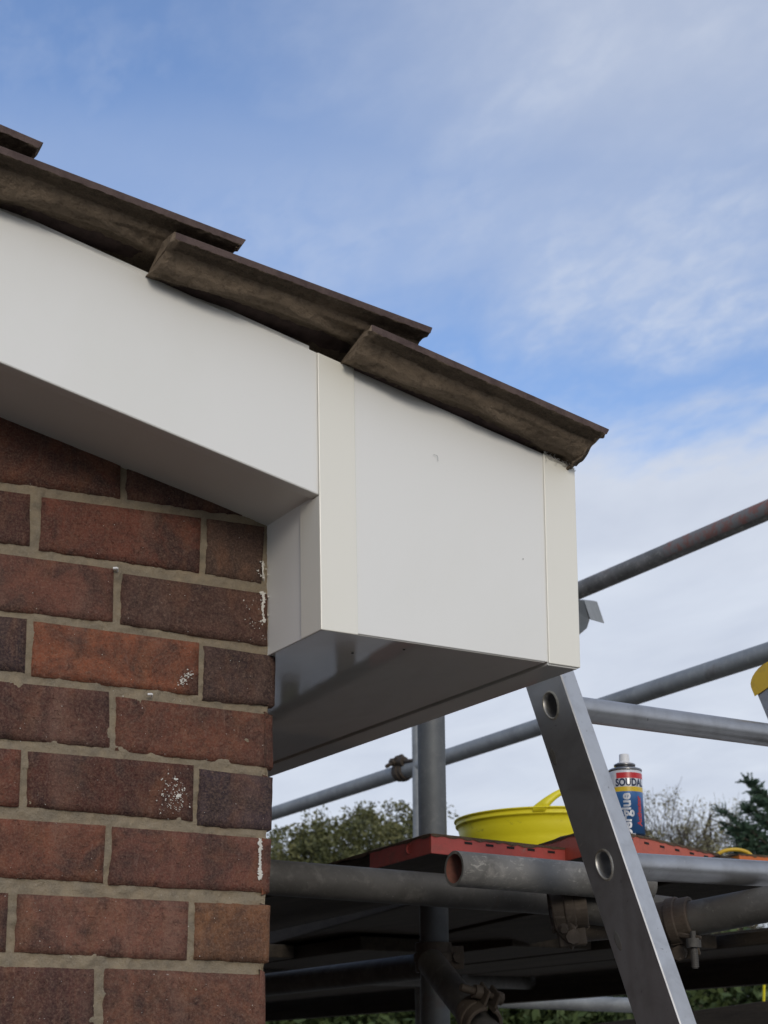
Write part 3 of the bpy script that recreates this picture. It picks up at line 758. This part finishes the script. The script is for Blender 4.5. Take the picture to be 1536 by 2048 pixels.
# ---------------------------------------------------------------- boards
def board(pl, pr, length, th, mats, label, group='scaffold boards of the platform', metal=.0, slots=0, red=None, mud=True, back=Vector((0,1,0)), slot_rows=1):
    """pl, pr: top corners of the near end; the board runs away from it"""
    e = empty('scaffold_board', (pl+pr)/2-Vector((0,0,th))); tag(e, label, 'board', group)
    inv = Matrix.Translation(e.location).inverted()
    dn = Vector((0,0,-th))
    def put(m, name, mat, **k):
        o = m.build(name, mat, None, **k); o.parent = e; o.matrix_parent_inverse = inv; return o
    m = MB(); f = .004 if red else 0
    u = (pr-pl).normalized()
    s_ = pl+back*f+u*f*.5; t_ = pr+back*f-u*f*.5
    m.hexa([s_+dn*.94,t_+dn*.94,t_+dn*.94+back*length,s_+dn*.94+back*length, s_+dn*.06,t_+dn*.06,t_+dn*.06+back*length,s_+dn*.06+back*length])
    put(m, 'plank', wood_m, bevel=.003)
    if red:
        m = MB(); L_ = metal
        m.hexa([pl+dn,pr+dn,pr+dn+back*.0035,pl+dn+back*.0035, pl,pr,pr+back*.0035,pl+back*.0035])
        m.hexa([pl+dn+back*.0036,pl+dn+u*.0025+back*.0036,pl+dn+u*.0025+back*L_,pl+dn+back*L_, pl+back*.0036,pl+u*.0025+back*.0036,pl+u*.0025+back*L_,pl+back*L_])
        band = put(m, 'end_plate', red, bevel=.0012)
        if slots:
            w_ = (pr-pl).length
            for rw in range(slot_rows):
                hh = (.26 if slot_rows == 1 else (.22 if rw == 0 else .74))
                for i in range(slots):
                    m = MB(); q = pl.lerp(pr, (.20+.76*(i+.2)/slots)); q = q+dn*hh-back*.0007; zv = Vector((0,0,.0013))
                    m.hexa([q-zv*1.6, q+u*.015-zv*1.6, q+u*.015+back*.002-zv*1.6, q+back*.002-zv*1.6, q+zv, q+u*.015+zv, q+u*.015+back*.002+zv, q+back*.002+zv])
                    so_ = m.build('slot', black_m, None); so_.parent = band
            m = MB(); c = pl+dn*.45+back*(L_*.33)-u*.0004
            m.ring(c, u, .0055, .0075, .0012, 18); r_ = m.build('stamp_mark', red, None); r_.parent = band; r_.matrix_parent_inverse = inv
    if mud:
        m = MB(); nx_, ny_ = 60, 20; w_ = (pr-pl).length; Lm = min(length, .7); vs = []
        for j in range(ny_+1):
            for i in range(nx_+1):
                q = pl+u*(w_*i/nx_)+back*(-.0015+Lm*j/ny_)
                h = .0025+.0035*max(0,noise.noise(q*45)+.25)+.002*noise.noise(q*150)
                if i in (0,nx_): h = -.001
                if j == 0: h = .0005
                q = q+Vector((0,0,h))
                if j == 0: q -= back*.0015*max(0,noise.noise(q*70))
                vs.append(q)
        m.add(vs, [(j*(nx_+1)+i, j*(nx_+1)+i+1,(j+1)*(nx_+1)+i+1,(j+1)*(nx_+1)+i) for j in range(ny_) for i in range(nx_)], 0, True)
        # crust hanging over the near edge
        vs = []
        for i in range(nx_+1):
            q = pl+u*(w_*i/nx_); hgt = .002+.005*max(0,noise.noise(Vector((i*.35,pl.x*9,0)))+.1)
            vs += [q-back*.0018+Vector((0,0,.001)), q-back*.0012-Vector((0,0,hgt))]
        m.add(vs, [(2*i,2*i+1,2*i+3,2*i+2) for i in range(nx_)], 0, True)
        vs = []
        for i in range(nx_+1):
            q = pl+back*(Lm*i/nx_); hgt = .002+.004*max(0,noise.noise(Vector((i*.35,pl.x*9,5)))+.1)
            vs += [q-u*.0018+Vector((0,0,.001)), q-u*.0012-Vector((0,0,hgt))]
        m.add(vs, [(2*i,2*i+2,2*i+3,2*i+1) for i in range(nx_)], 0, True)
        put(m, 'mud_crust', mud_m)
    return e
# front board, lying on the transom
c1 = at(862,1668,d=2.36); c1r = at(1137,1698,z=c1.z); print('W1', (c1r-c1).length)
bdir = (at(757,1699,z=c1.z)-c1).normalized()
board(c1, c1r, 3.6, .028, None, 'red ended board lying lowest on the dark tube, left of the ladder', metal=.215, slots=5, red=red_m, back=bdir)
c2 = at(1196,1653,d=2.42); c2r = at(1438,1709,z=c2.z)
b2 = (at(1085,1688,z=c2.z)-c2).normalized(); print('W2', (c2r-c2).length, b2, bdir)
board(c2, c2r, 3.4, .038, None, 'orange red ended board right of the ladder with the spray can standing on it', metal=.5, slots=6, red=ored_m, back=b2, slot_rows=2)
# darker boards that fill the platform
c3 = at(1440,1706,d=2.62); c3r = at(1610,1748,d=2.66)
board(c3, c3r, 3.4, .032, None, 'dark plain wooden board beside the orange red ended one, near the right edge', back=b2, mud=False)
c4 = at(1478,1708,d=2.95); c4r = at(1660,1722,d=3.0)
board(c4, c4r, 3.0, .030, None, 'muddy board with a ribbed orange end at the right edge', back=b2, red=orange_m, metal=.1)
m = MB()
for i in range(40):
    q = c4.lerp(c4r, i/39.5)-b2*.0015; q1 = q-Vector((0,0,.027)); m.tube(q, q1, .0012, 0, 6)
zd = .268
for i, (xx, yy, ln) in enumerate(((1.02,1.6,4.2),(1.27,1.35,4.4),(1.52,1.2,4.4),(1.76,1.0,5.0),(.78,1.9,4.4))):
    board(Vector((xx,yy,zd)), Vector((xx+.225,yy,zd)), ln, .036, None,
          ['dark board under the platform, third in from the house','dark board in the middle of the platform underside','dark board second from the far side of the platform','dark outermost board of the platform','dark board next to the house side of the platform'][i], mud=False)
e = empty('toe_board', (2.02,2.5,.1)); tag(e, 'long dark board on edge along the far side of the platform', 'board')
m = MB(); m.box((2.0,-.5,.168),(2.036,7.5,.30)); o = m.build('plank', wood_m, None, bevel=.002); o.parent = e; o.matrix_parent_inverse = Matrix.Translation(e.location).inverted()
e = empty('toe_board', (2.6,2.5,0)); tag(e, 'lower dark board crossing the bottom right corner under the hedge', 'board')
A0, B0 = at(1210,2045,x=2.6), at(1560,1998,x=2.6); B1 = A0+(B0-A0)*1.6; A1 = A0-(B0-A0)*2
m = MB(); dz = Vector((0,0,.17)); dx = Vector((.036,0,0))
m.hexa([A1-dz,B1-dz,B1-dz+dx,A1-dz+dx,A1,B1,B1+dx,A1+dx]); o = m.build('plank', wood_m, None, bevel=.002); o.parent = e; o.matrix_parent_inverse = Matrix.Translation(e.location).inverted()

# ---------------------------------------------------------------- ladder
S0 = at(1209,1730,d=2.06)
RD = (at(1536,1476,d=2.44)-at(1150,1424,d=2.19)).normalized()
best = min((abs((at(1102,1411,d=1.9+k*.002)-S0).normalized().dot(RD)), 1.9+k*.002) for k in range(300))
S1 = at(1102,1411,d=best[1]); SD = (S1-S0).normalized(); RD = (RD-SD*RD.dot(SD)).normalized()
ND = RD.cross(SD).normalized()
if ND.dot(cf) > 0: ND = -ND            # towards the photographer
ladder = empty('ladder', S0-SD*(S0.z+1.65)/SD.z)
tag(ladder, 'aluminium ladder leaning against the scaffold with yellow end cap', 'ladder')
linv = Matrix.Translation(ladder.location).inverted()
def lp(m, name, mat, par=None, **k):
    o = m.build(name, mat, None, **k); o.parent = par or ladder
    o.matrix_parent_inverse = linv; return o
SW, ST = .068, .030        # stile depth (along ND) and thickness (along RD)
pitch = (S1-S0).length
down = (S0.z+1.62)/SD.z
UP = .34
def stile(org, face_sign):
    """hollow section with a swaged rung hole at each rung on its outer face"""
    m = MB()
    def P(a, n_, r_): return org+SD*a+ND*n_+RD*r_*face_sign
    n0, n1 = -SW/2, SW/2
    a0, a1 = -down, UP
    ch = .0014
    # edge faces and inner face (outer face at r=0, body towards +r)
    loop = [(n1-ch,0),(n1,ch),(n1,ST-ch),(n1-ch,ST),(n0+ch,ST),(n0,ST-ch),(n0,ch),(n0+ch,0)]
    K = 24
    for k in range(K):
        b0 = a0+(a1-a0)*k/K; b1 = a0+(a1-a0)*(k+1)/K
        for i in range(7):
            p, q = loop[i], loop[i+1]
            m.add([P(b0,*p),P(b0,*q),P(b1,*q),P(b1,*p)], [(0,1,2,3)], 1 if i in (0,1) else 0, False)
    m.add([P(a0,*p) for p in loop], [tuple(range(8))]); m.add([P(a1,*p) for p in loop], [tuple(range(8))])
    # outer face with holes
    hs = [k*pitch for k in range(-int(down/pitch), 3) if k*pitch < UP-.05 and k*pitch > -down+.05]
    ys = a0; rn, ra_ = .0118, .0180
    H = .032; n0i, n1i = n0+ch, n1-ch
    for h in hs:
        m.add([P(ys,n0i,0),P(ys,n1i,0),P(h-H,n1i,0),P(h-H,n0i,0)], [(0,1,2,3)]); ys = h+H
        NN = 40; inn = []; outr = []; mid = []
        for i in range(NN):
            t = 2*math.pi*i/NN; c_, s_ = math.cos(t), math.sin(t)
            w1 = 1+.10*s_
            inn.append((h+ra_*s_, rn*c_*w1)); mid.append((h+(ra_+.0035)*s_, (rn+.0035)*c_*w1))
            k = min(H/abs(s_) if abs(s_) > 1e-6 else 9, (n1i)/abs(c_) if abs(c_) > 1e-6 else 9)
            outr.append((h+k*s_, k*c_))
        rings = [[P(a,n_,0) for a,n_ in outr], [P(a,n_,0) for a,n_ in mid], [P((a+b_)/2,(n_+c_)/2,-.0022) for (a,n_),(b_,c_) in zip(mid,inn)], [P(a,n_,-.0008) for a,n_ in inn], [P(h+(a-h)*.93,n_*.93,.006) for a,n_ in inn], [P(h+(a-h)*.9,n_*.9,.06) for a,n_ in inn]]
        vs = [p for r in rings for p in r]; b0 = len(m.v); m.v += vs
        for r in range(5):
            for i in range(NN):
                m.f.append([b0+r*NN+i, b0+r*NN+(i+1)%NN, b0+(r+1)*NN+(i+1)%NN, b0+(r+1)*NN+i]); m.mi.append(0 if r < 1 else (2 if r < 3 else 0)); m.sm.append(r > 0)
        m.f.append([b0+5*NN+i for i in range(NN)]); m.mi.append(0); m.sm.append(False)
    m.add([P(ys,n0i,0),P(ys,n1i,0),P(a1,n1i,0),P(a1,n0i,0)], [(0,1,2,3)])
    return m
socket = Mat('worn_bright_metal', (.50,.48,.42), .4, .8)
socket.mix(socket.ramp(socket.noise(90,4,.7), .45,.7), (.22,.19,.15), .8)
st = lp(stile(S0, 1), 'stile', [alu, alu_lit_edge, socket])
LW = .3
while True:
    q = S1+RD*(LW-ST)-CP
    if 768+F*q.dot(cr)/q.dot(cf) > 1588: break
    LW += .004
print('LADDER', LW, best, (S1-S0).length)
lp(stile(S0+RD*LW, -1), 'stile', [alu, alu_lit_edge, socket])
for k in range(-int(down/pitch), 2):
    m = MB(); c = S0+SD*(pitch*k)
    if k*pitch < -down+.05: continue
    m.tube(c+RD*(ST*.8), c+RD*(LW-ST*.8), .0178, 0, 32); lp(m, 'rung', galv if False else alu)
for a_h, n_h in ((at(1097,1468,d=2.1),0),(at(1228,1872,d=2.0),0)):
    t_h = (a_h-S0).dot(SD); best_ = None
    for k in range(-30, 31):
        q = S0+SD*t_h+ND*(k*.001); dd = q-CP; u_ = 768+F*dd.dot(cr)/dd.dot(cf); tgt = 1107 if t_h > 0 else 1236
        if best_ is None or abs(u_-tgt) < best_[0]: best_ = (abs(u_-tgt), q)
    m = MB(); c = best_[1]-RD*.0004
    vs = [c+SD*(.0105*math.sin(2*math.pi*i/20))+ND*(.0038*math.cos(2*math.pi*i/20)) for i in range(20)]
    vi = [c+RD*.0003+(v-c)*1.25 for v in vs]
    m.add(vs, [tuple(range(20))], 0); m.add(vs+vi, [(i,(i+1)%20,(i+1)%20+20,i+20) for i in range(20)], 0)
    lp(m, 'worn_dent', galv_shaded, st)
# yellow cap on the far stile's top
def cap(org, fs):
    m = MB(); 
    a0 = UP-.004
    def P(a, n_, r_): return org+SD*a+ND*n_+RD*r_*fs
    n = 12; prof = []
    lo = [(-SW/2-.002,-.002),(SW/2+.002,-.002),(SW/2+.002,ST+.002),(-SW/2-.002,ST+.002)]
    arc = [(SW/2+.002)*math.cos(math.pi*i/n) for i in range(n+1)]; hg = [.012+.020*math.sin(math.pi*i/n) for i in range(n+1)]
    vs = []
    for r_ in (-.002, ST+.002):
        vs += [P(a0-.002, -SW/2-.002, r_)]+[P(a0+h, a, r_) for a, h in zip(arc[::-1], hg)]+[P(a0-.002, SW/2+.002, r_)]
    k = n+3
    m.add(vs, [tuple(range(k)), tuple(range(2*k-1,k-1,-1))]+[(i,(i+1)%k,(i+1)%k+k,i+k) for i in range(k)])
    lp(m, 'end_cap', yellow2, bevel=.002)
cap(S0+RD*LW, -1); cap(S0, 1)

# ---------------------------------------------------------------- spray can
cc = at(1253,1600,d=2.62); r = .0273
bz = c2.z+.012
can = empty('spray_can', (cc.x,cc.y,bz)); tag(can, 'blue and white spray can standing on the board beside the ladder', 'spray can')
cinv = Matrix.Translation(can.location).inverted()
def cpn(m, name, mats, par=None, **k):
    o = m.build(name, mats, None, **k); o.parent = par or can; o.matrix_parent_inverse = cinv; return o
zs = at(1253,1541,d=2.62).z        # shoulder
zy1, zy0 = at(1253,1577,d=2.62).z, at(1253,1587,d=2.62).z
m = MB(); m.lathe((cc.x,cc.y,0), [(0,bz),(r,bz+.001),(r,zy0-.0004),(r,zy0),(r,zy1),(r,zs-.002),(r-.0008,zs)], 64, mis=[0,0,0,1,2,2])
body = cpn(m, 'body', [can_blue, can_yel, can_white])
m = MB(); m.lathe((cc.x,cc.y,zs), [(r-.001,-.0005),(r+.0006,.0005),(r+.0006,.003),(r-.001,.0042),(r-.003,.0048),(r-.0125,.0082),(r-.0128,.0090),(r-.0098,.0096),(r-.0094,.0120),(r-.0105,.0130),(r-.014,.0133),(0,.0133)], 48)
cpn(m, 'shoulder', tin_m)
m = MB(); m.lathe((cc.x,cc.y,zs+.0135), [(.0122,0),(.0122,.0016),(.0092,.0030),(.0086,.0045),(.0082,.0150),(.0074,.0162),(0,.0164)], 36)
noz = cpn(m, 'nozzle', white_m)
m = MB(); dirc = (CP-cc); dirc.z = 0; dirc.normalize(); ll = Vector((-dirc.y,dirc.x,0))
q = Vector((cc.x,cc.y,zs+.0235))+dirc*.0045-Vector((ll.x,ll.y,0))*.0042*1; m.tube(q, q+(dirc-ll).normalized()*.0016, .0013, 0, 10); cpn(m, 'spray_hole', black_m, noz)
a_view = math.atan2(dirc.y, dirc.x)
def wrapped(text, size, ang0, z0, rot, mat, ztop_=None, rr_=.00035, bold=.0, sx=1.0, name='lettering'):
    import bmesh
    cu_ = bpy.data.curves.new('lettering','FONT'); cu_.body = text; cu_.size = size; cu_.offset = bold; cu_.space_character = 1.0
    cu_.resolution_u = 4
    to = bpy.data.objects.new('lettering', cu_); col.objects.link(to); bpy.context.view_layer.update()
    dg = bpy.context.evaluated_depsgraph_get(); me = bpy.data.meshes.new_from_object(to.evaluated_get(dg)); bpy.data.objects.remove(to)
    bm_ = bmesh.new(); bm_.from_mesh(me)
    for _k in range(3):
        lg = [e_ for e_ in bm_.edges if e_.calc_length() > .003]
        if lg: bmesh.ops.subdivide_edges(bm_, edges=lg, cuts=1)
        bmesh.ops.triangulate(bm_, faces=bm_.faces[:])
    bm_.to_mesh(me); bm_.free()
    if ztop_ is not None: z0 = ztop_-max(v.co.x*sx for v in me.vertices)
    for v in me.vertices:
        x, y_ = v.co.x*sx, v.co.y
        if rot: x, y_ = -y_, x
        a = ang0 + x/r
        v.co = (cc.x+(r+rr_)*math.cos(a), cc.y+(r+rr_)*math.sin(a), z0+y_)
    me.materials.append(mat.m); o = bpy.data.objects.new(name, me); col.objects.link(o); o.parent = body; o.matrix_parent_inverse = cinv; return o
def patch(a0, a1, z0, z1, mat, name, rr_=.0002):
    m = MB(); n = 20; vs = []
    for i in range(n+1):
        a = a0+(a1-a0)*i/n
        vs += [(cc.x+(r+rr_)*math.cos(a),cc.y+(r+rr_)*math.sin(a),z0),(cc.x+(r+rr_)*math.cos(a),cc.y+(r+rr_)*math.sin(a),z1)]
    m.add(vs, [(2*i,2*i+2,2*i+3,2*i+1) for i in range(n)], 0, True); return cpn(m, name, mat, body)
zz = lambda px_: at(1253,px_,d=2.62).z
patch(a_view-.55, a_view+1.75, zz(1559), zz(1547), can_red, 'red_bar')
wrapped('SOUDAL', .0165, a_view-.62, zz(1575), False, can_navy, bold=.0006, sx=.80)
wrapped('Superglue', .0235, a_view+.22, 0, True, can_white, ztop_=zz(1591), bold=.0007, sx=.98)
wrapped('Activator', .0125, a_view+.95, 0, True, can_red, ztop_=zz(1596), bold=.0006)
patch(a_view-1.5, a_view-.62, zz(1640), zz(1596), can_navy, 'dark_panel')

# ---------------------------------------------------------------- tubs
def tub(c, R, h, label, zb, handle_ang, mat=yellow_m):
    e = empty('tub', (c.x,c.y,zb)); tag(e, label, 'tub'); inv = Matrix.Translation(e.location).inverted()
    m = MB(); Rb = R*.78
    P = [(0,0),(Rb,0.002)]
    for i in range(1,15):
        t = i/15; rr_ = Rb+(R*.965-Rb)*t**.8
        P.append((rr_+(.0015 if i in (9,12) else 0), h*t*.93))
    P += [(R*.965,h*.90),(R*.982,h*.905),(R*.988,h*.925),(R*.975,h*.935),(R*.978,h*.975),(R,h*.978),(R,h*.995),(R-.003,h),(R-.006,h*.995),(R-.008,h*.9),(Rb-.004,.006),(0,.006)]
    m.lathe((c.x,c.y,zb), P, 96); o = m.build('body', mat, None); o.parent = e; o.matrix_parent_inverse = inv
    m = MB(); n = 28; span = .42; prev = None; vs = []
    for i in range(n+1):
        t = i/n; a = handle_ang-span+2*span*t; s_ = abs(2*t-1); hh = .040*(1-s_**1.5) ; wv = .012+.034*s_**2.5
        for rr_, dz_ in ((R-.001,hh+.0),(R-.007,hh+.0),(R-.007,max(-.01,hh-wv)),(R-.001,max(-.01,hh-wv))):
            vs.append(Vector((c.x+rr_*math.cos(a), c.y+rr_*math.sin(a), zb+h+dz_-.001)))
    m.add(vs, [(i*4+j,i*4+(j+1)%4,(i+1)*4+(j+1)%4,(i+1)*4+j) for i in range(n) for j in range(4)], 0, True)
    o = m.build('handle', mat, None); o.parent = e; o.matrix_parent_inverse = inv
    return e
near = at(1110,1611,d=3.08); R = .187
fd = Vector((cf.x,cf.y,0)).normalized(); tc_ = near+fd*R; 
tub(tc_, R, near.z-.30, 'yellow flexible tub with its handle up, behind the red ended boards', .30, math.atan2(-fd.y,-fd.x)+.19)
nb = at(1468,1712,d=3.55); Rb = .12; tcb = nb+fd*Rb
e = empty('bucket', (tcb.x,tcb.y,.30)); tag(e, 'bucket behind the muddy boards, only its yellow handle showing', 'bucket'); inv = Matrix.Translation(e.location).inverted()
m = MB(); hh = nb.z-.30-.008; m.lathe((tcb.x,tcb.y,.30), [(0,0),(Rb*.8,0),(Rb*.98,hh-.01),(Rb,hh-.01),(Rb,hh),(Rb-.005,hh),(Rb*.78,.005),(0,.005)], 48); o = m.build('body', black_m, None); o.parent = e; o.matrix_parent_inverse = inv
m = MB(); prev = None
for i in range(13):
    a = math.pi*i/12; q = at(1468-36*math.cos(a), 1716-17*math.sin(a), d=3.5)
    if prev: m.tube(prev, q, .0042, 0, 10)
    prev = q
o = m.build('handle', yellow2, None); o.parent = e; o.matrix_parent_inverse = inv
# yellow rope hanging low at the right
m = MB(); m.tube(at(1529,1935,d=5.0), at(1526,2075,d=5.0), .0042, 0, 8); o = m.build('rope', yellow_m); tag(o, 'thin yellow rope hanging in front of the hedge at the bottom right', 'rope')

# ---------------------------------------------------------------- trees and hedge
def leaves(m, c, rad, n, size, rr, flat=.8, asp=.5):
    for i in range(n):
        while True:
            p = Vector((rr.uniform(-1,1),rr.uniform(-1,1),rr.uniform(-1,1)))
            if .1 < p.length < 1: break
        p = c+Vector((p.x*rad.x,p.y*rad.y,p.z*rad.z))
        a = Vector((rr.gauss(0,1),rr.gauss(0,1),rr.gauss(0,flat))).normalized(); b_ = a.cross(Vector((rr.gauss(0,1),rr.gauss(0,1),rr.gauss(0,1)))).normalized()
        s_ = size*rr.uniform(.5,1.3); m.add([p-a*s_, p+b_*s_*asp, p+a*s_, p-b_*s_*asp], [(0,1,2,3)])
def limb(m, p, q, r0, r1, rr, seg=5, wob=.06):
    prev = p; pr = r0; L_ = (q-p).length
    for i in range(1, seg+1):
        t = i/seg; n_ = p.lerp(q, t)+Vector((rr.uniform(-1,1),rr.uniform(-1,1),rr.uniform(-.5,.5)))*L_*wob*(0 if i == seg else 1); r_ = r0+(r1-r0)*t
        m.tube(prev, n_, pr, 0, 7, r1=r_); prev = n_; pr = r_
    return prev
def tree(base, H, spread, seed, mat, label, name='tree', nlimb=16, leaf=.03, per=90, twig=10, cl=.17, low=.3, fill=0, fr=None, group=None, asp=.5, rz=.75):
    rr = random.Random(seed); e = empty(name, base); tag(e, label, 'tree', group); inv = Matrix.Translation(e.location).inverted()
    t = MB(); lf = MB(); b_ = Vector(base); top = b_+Vector((rr.uniform(-.1,.1),0,H*.85))
    limb(t, b_, top, H*.022, H*.006, rr, 8, .015)
    for k in range(nlimb):
        f = low+(.97-low)*((k+rr.random())/nlimb); s = b_.lerp(top, f); a = rr.uniform(0, 6.283); ln = spread*rr.uniform(.55,1.05)*(1.15-f*.55)
        q = s+Vector((math.cos(a)*ln, math.sin(a)*ln, H*rr.uniform(.05,.2)*(1.1)))
        q = limb(t, s, q, H*.008, H*.0022, rr, 5)
        for j in range(twig):
            u = rr.uniform(.35,1); s2 = s.lerp(q, u); q2 = s2+Vector((rr.gauss(0,1),rr.gauss(0,1),rr.gauss(.5,.7)))*spread*.20
            limb(t, s2, q2, H*.0016, H*.0006, rr, 2)
            leaves(lf, q2, Vector((cl,cl,cl*rz))*rr.uniform(.5,1.1), int(per*rr.uniform(.4,1.1)), leaf, rr, asp=asp)
    fc = b_+Vector((0,0,H*(fr or .82))); fr_ = Vector((spread*.95,spread*.95,H*.21))
    for k in range(fill):
        while True:
            p = Vector((rr.uniform(-1,1),rr.uniform(-1,1),rr.uniform(-1,1)))
            if p.length < 1: break
        p = p.normalized()*(p.length**.5); p = fc+Vector((p.x*fr_.x,p.y*fr_.y,p.z*fr_.z))+Vector((0,0,.08*noise.noise(p*9)))
        leaves(lf, p, Vector((cl,cl,cl*.8))*rr.uniform(.35,1.0), int(per*.6), leaf, rr, asp=asp)
        if fr:
            q0 = b_.lerp(top, rr.uniform(.55,.95)); limb(t, q0, p, .0045, .0016, rr, 4, .12)
            for _ in range(5): limb(t, q0.lerp(p, rr.uniform(.5,1)), p+Vector((rr.gauss(0,1),rr.gauss(0,1),rr.gauss(.1,.6)))*cl*.8, .0018, .0009, rr, 2)
    for m, nm, mt in ((t,'trunk',bark_m),(lf,'crown',mat)):
        o = m.build(nm, mt, None); o.parent = e; o.matrix_parent_inverse = inv
    return e
def gp(a, d):      # ground point under picture column a at depth d
    p = at(a, 1700, d=d); return Vector((p.x,p.y,-1.65))
def ztop(a, b_, d): return at(a,b_,d=d).z+1.65
G1 = 'bushy trees behind the scaffold'
kw = dict(group=G1, leaf=.015, per=110, twig=11, nlimb=30, cl=.12, low=.5, fill=400)
tree(gp(690,9.5), ztop(690,1655,9.5), .62, 1, leaf_a, 'dark olive bushy tree in the middle of the three behind the lower rail', **kw)
tree(gp(762,10.2), ztop(762,1630,10.2), .46, 2, leaf_a, 'dark olive tree just left of the dark upright', **kw)
tree(gp(575,10.5), ztop(575,1690,10.5), .62, 3, leaf_a, 'dark olive tree nearest to the brick corner, under the lower rail', **kw)
kw = dict(group='thin pale trees behind the boards', leaf=.013, per=34, twig=20, nlimb=40, cl=.13, low=.5, fill=150, fr=.86)
tree(gp(1335,11), ztop(1335,1650,11), .42, 4, leaf_b, 'thin pale twiggy tree right of the spray can', **kw)
tree(gp(1425,11.5), ztop(1425,1655,11.5), .42, 14, leaf_b, 'thin pale twiggy tree between the can and the dark conifer', **kw)
# conifer with upswept and drooping fans at the right edge
rr = random.Random(21); base = gp(1600,9.5); e = empty('conifer', base); tag(e, 'dark green conifer with drooping fans at the right edge', 'tree'); inv = Matrix.Translation(base).inverted()
t = MB(); lf = MB(); Hc = ztop(1600,1480,9.5); top = base+Vector((0,0,Hc)); limb(t, base, top, .07, .01, rr, 8, .01)
def fan(s, q, dens):
    q = limb(t, s, q, .012, .003, rr, 4, .03); ax = (q-s)
    for j in range(dens):
        u = rr.uniform(.15,1); p = s.lerp(q, u)+Vector((0,0,-.02*u)); dr = (ax.normalized()*.6+Vector((rr.gauss(0,.6),rr.gauss(0,.6),rr.gauss(.05,.45)))).normalized()
        ln = rr.uniform(.05,.13)*(1.15-u*.5)
        for i in range(9):
            w_ = p+dr*ln*i/9; 
            for s_ in (-1,1):
                sd = (dr.cross(Vector((0,0,1))).normalized()*s_+dr*.8+Vector((0,0,rr.uniform(-.5,.3)))).normalized()*.022
                lf.add([w_, w_+sd*.6+Vector((0,0,.004)), w_+sd, w_+sd*.6-Vector((0,0,.004))], [(0,1,2,3)])
lv = cr.copy(); lv.z = 0; lv.normalize()
for (px_, py_, sx_, sy_) in ((1492,1558,1600,1640),(1440,1618,1600,1720),(1455,1650,1600,1730),(1470,1690,1600,1760),(1500,1610,1600,1690),(1490,1650,1600,1720),(1510,1585,1620,1660),(1480,1672,1600,1740)):
    for k in range(2): fan(at(sx_,sy_+20,d=9.5+.2*k), at(px_+rr.uniform(-6,6), py_+rr.uniform(-6,6), d=9.3+.3*k), 60)
for k in range(26):
    f = rr.uniform(.35,.95); s = base.lerp(top, f); a = rr.uniform(0,6.283); ln = .9*(1.1-f)
    if (Vector((math.cos(a),math.sin(a),0))).dot(-lv) > .3 and f > .7: continue
    fan(s, s+Vector((math.cos(a)*ln,math.sin(a)*ln,.05)), 45)
for m, nm, mt in ((t,'trunk',bark_m),(lf,'crown',leaf_c)):
    o = m.build(nm, mt, None); o.parent = e; o.matrix_parent_inverse = inv
# hedge seen under the platform
rr = random.Random(31); m = MB(); h0, h1 = gp(420,9.0), gp(1750,8.0)
for i in range(900):
    u = rr.random(); p = h0.lerp(h1, u)+Vector((rr.uniform(-.25,.25),rr.uniform(-.25,.25),0)); p.z = -1.65+rr.uniform(.35,1)*2.25*(.93+.07*math.sin(u*25))
    leaves(m, p, Vector((.22,.22,.2)), 75, .034, rr)
o = m.build('hedge', leaf_d); tag(o, 'green garden hedge seen beneath the scaffold platform', 'hedge')

# every child keeps its place in the world
for o in bpy.data.objects:
    if o.parent is not None:
        o.matrix_parent_inverse = Matrix.Translation(o.parent.location).inverted() if o.parent.type == 'EMPTY' else Matrix.Identity(4)
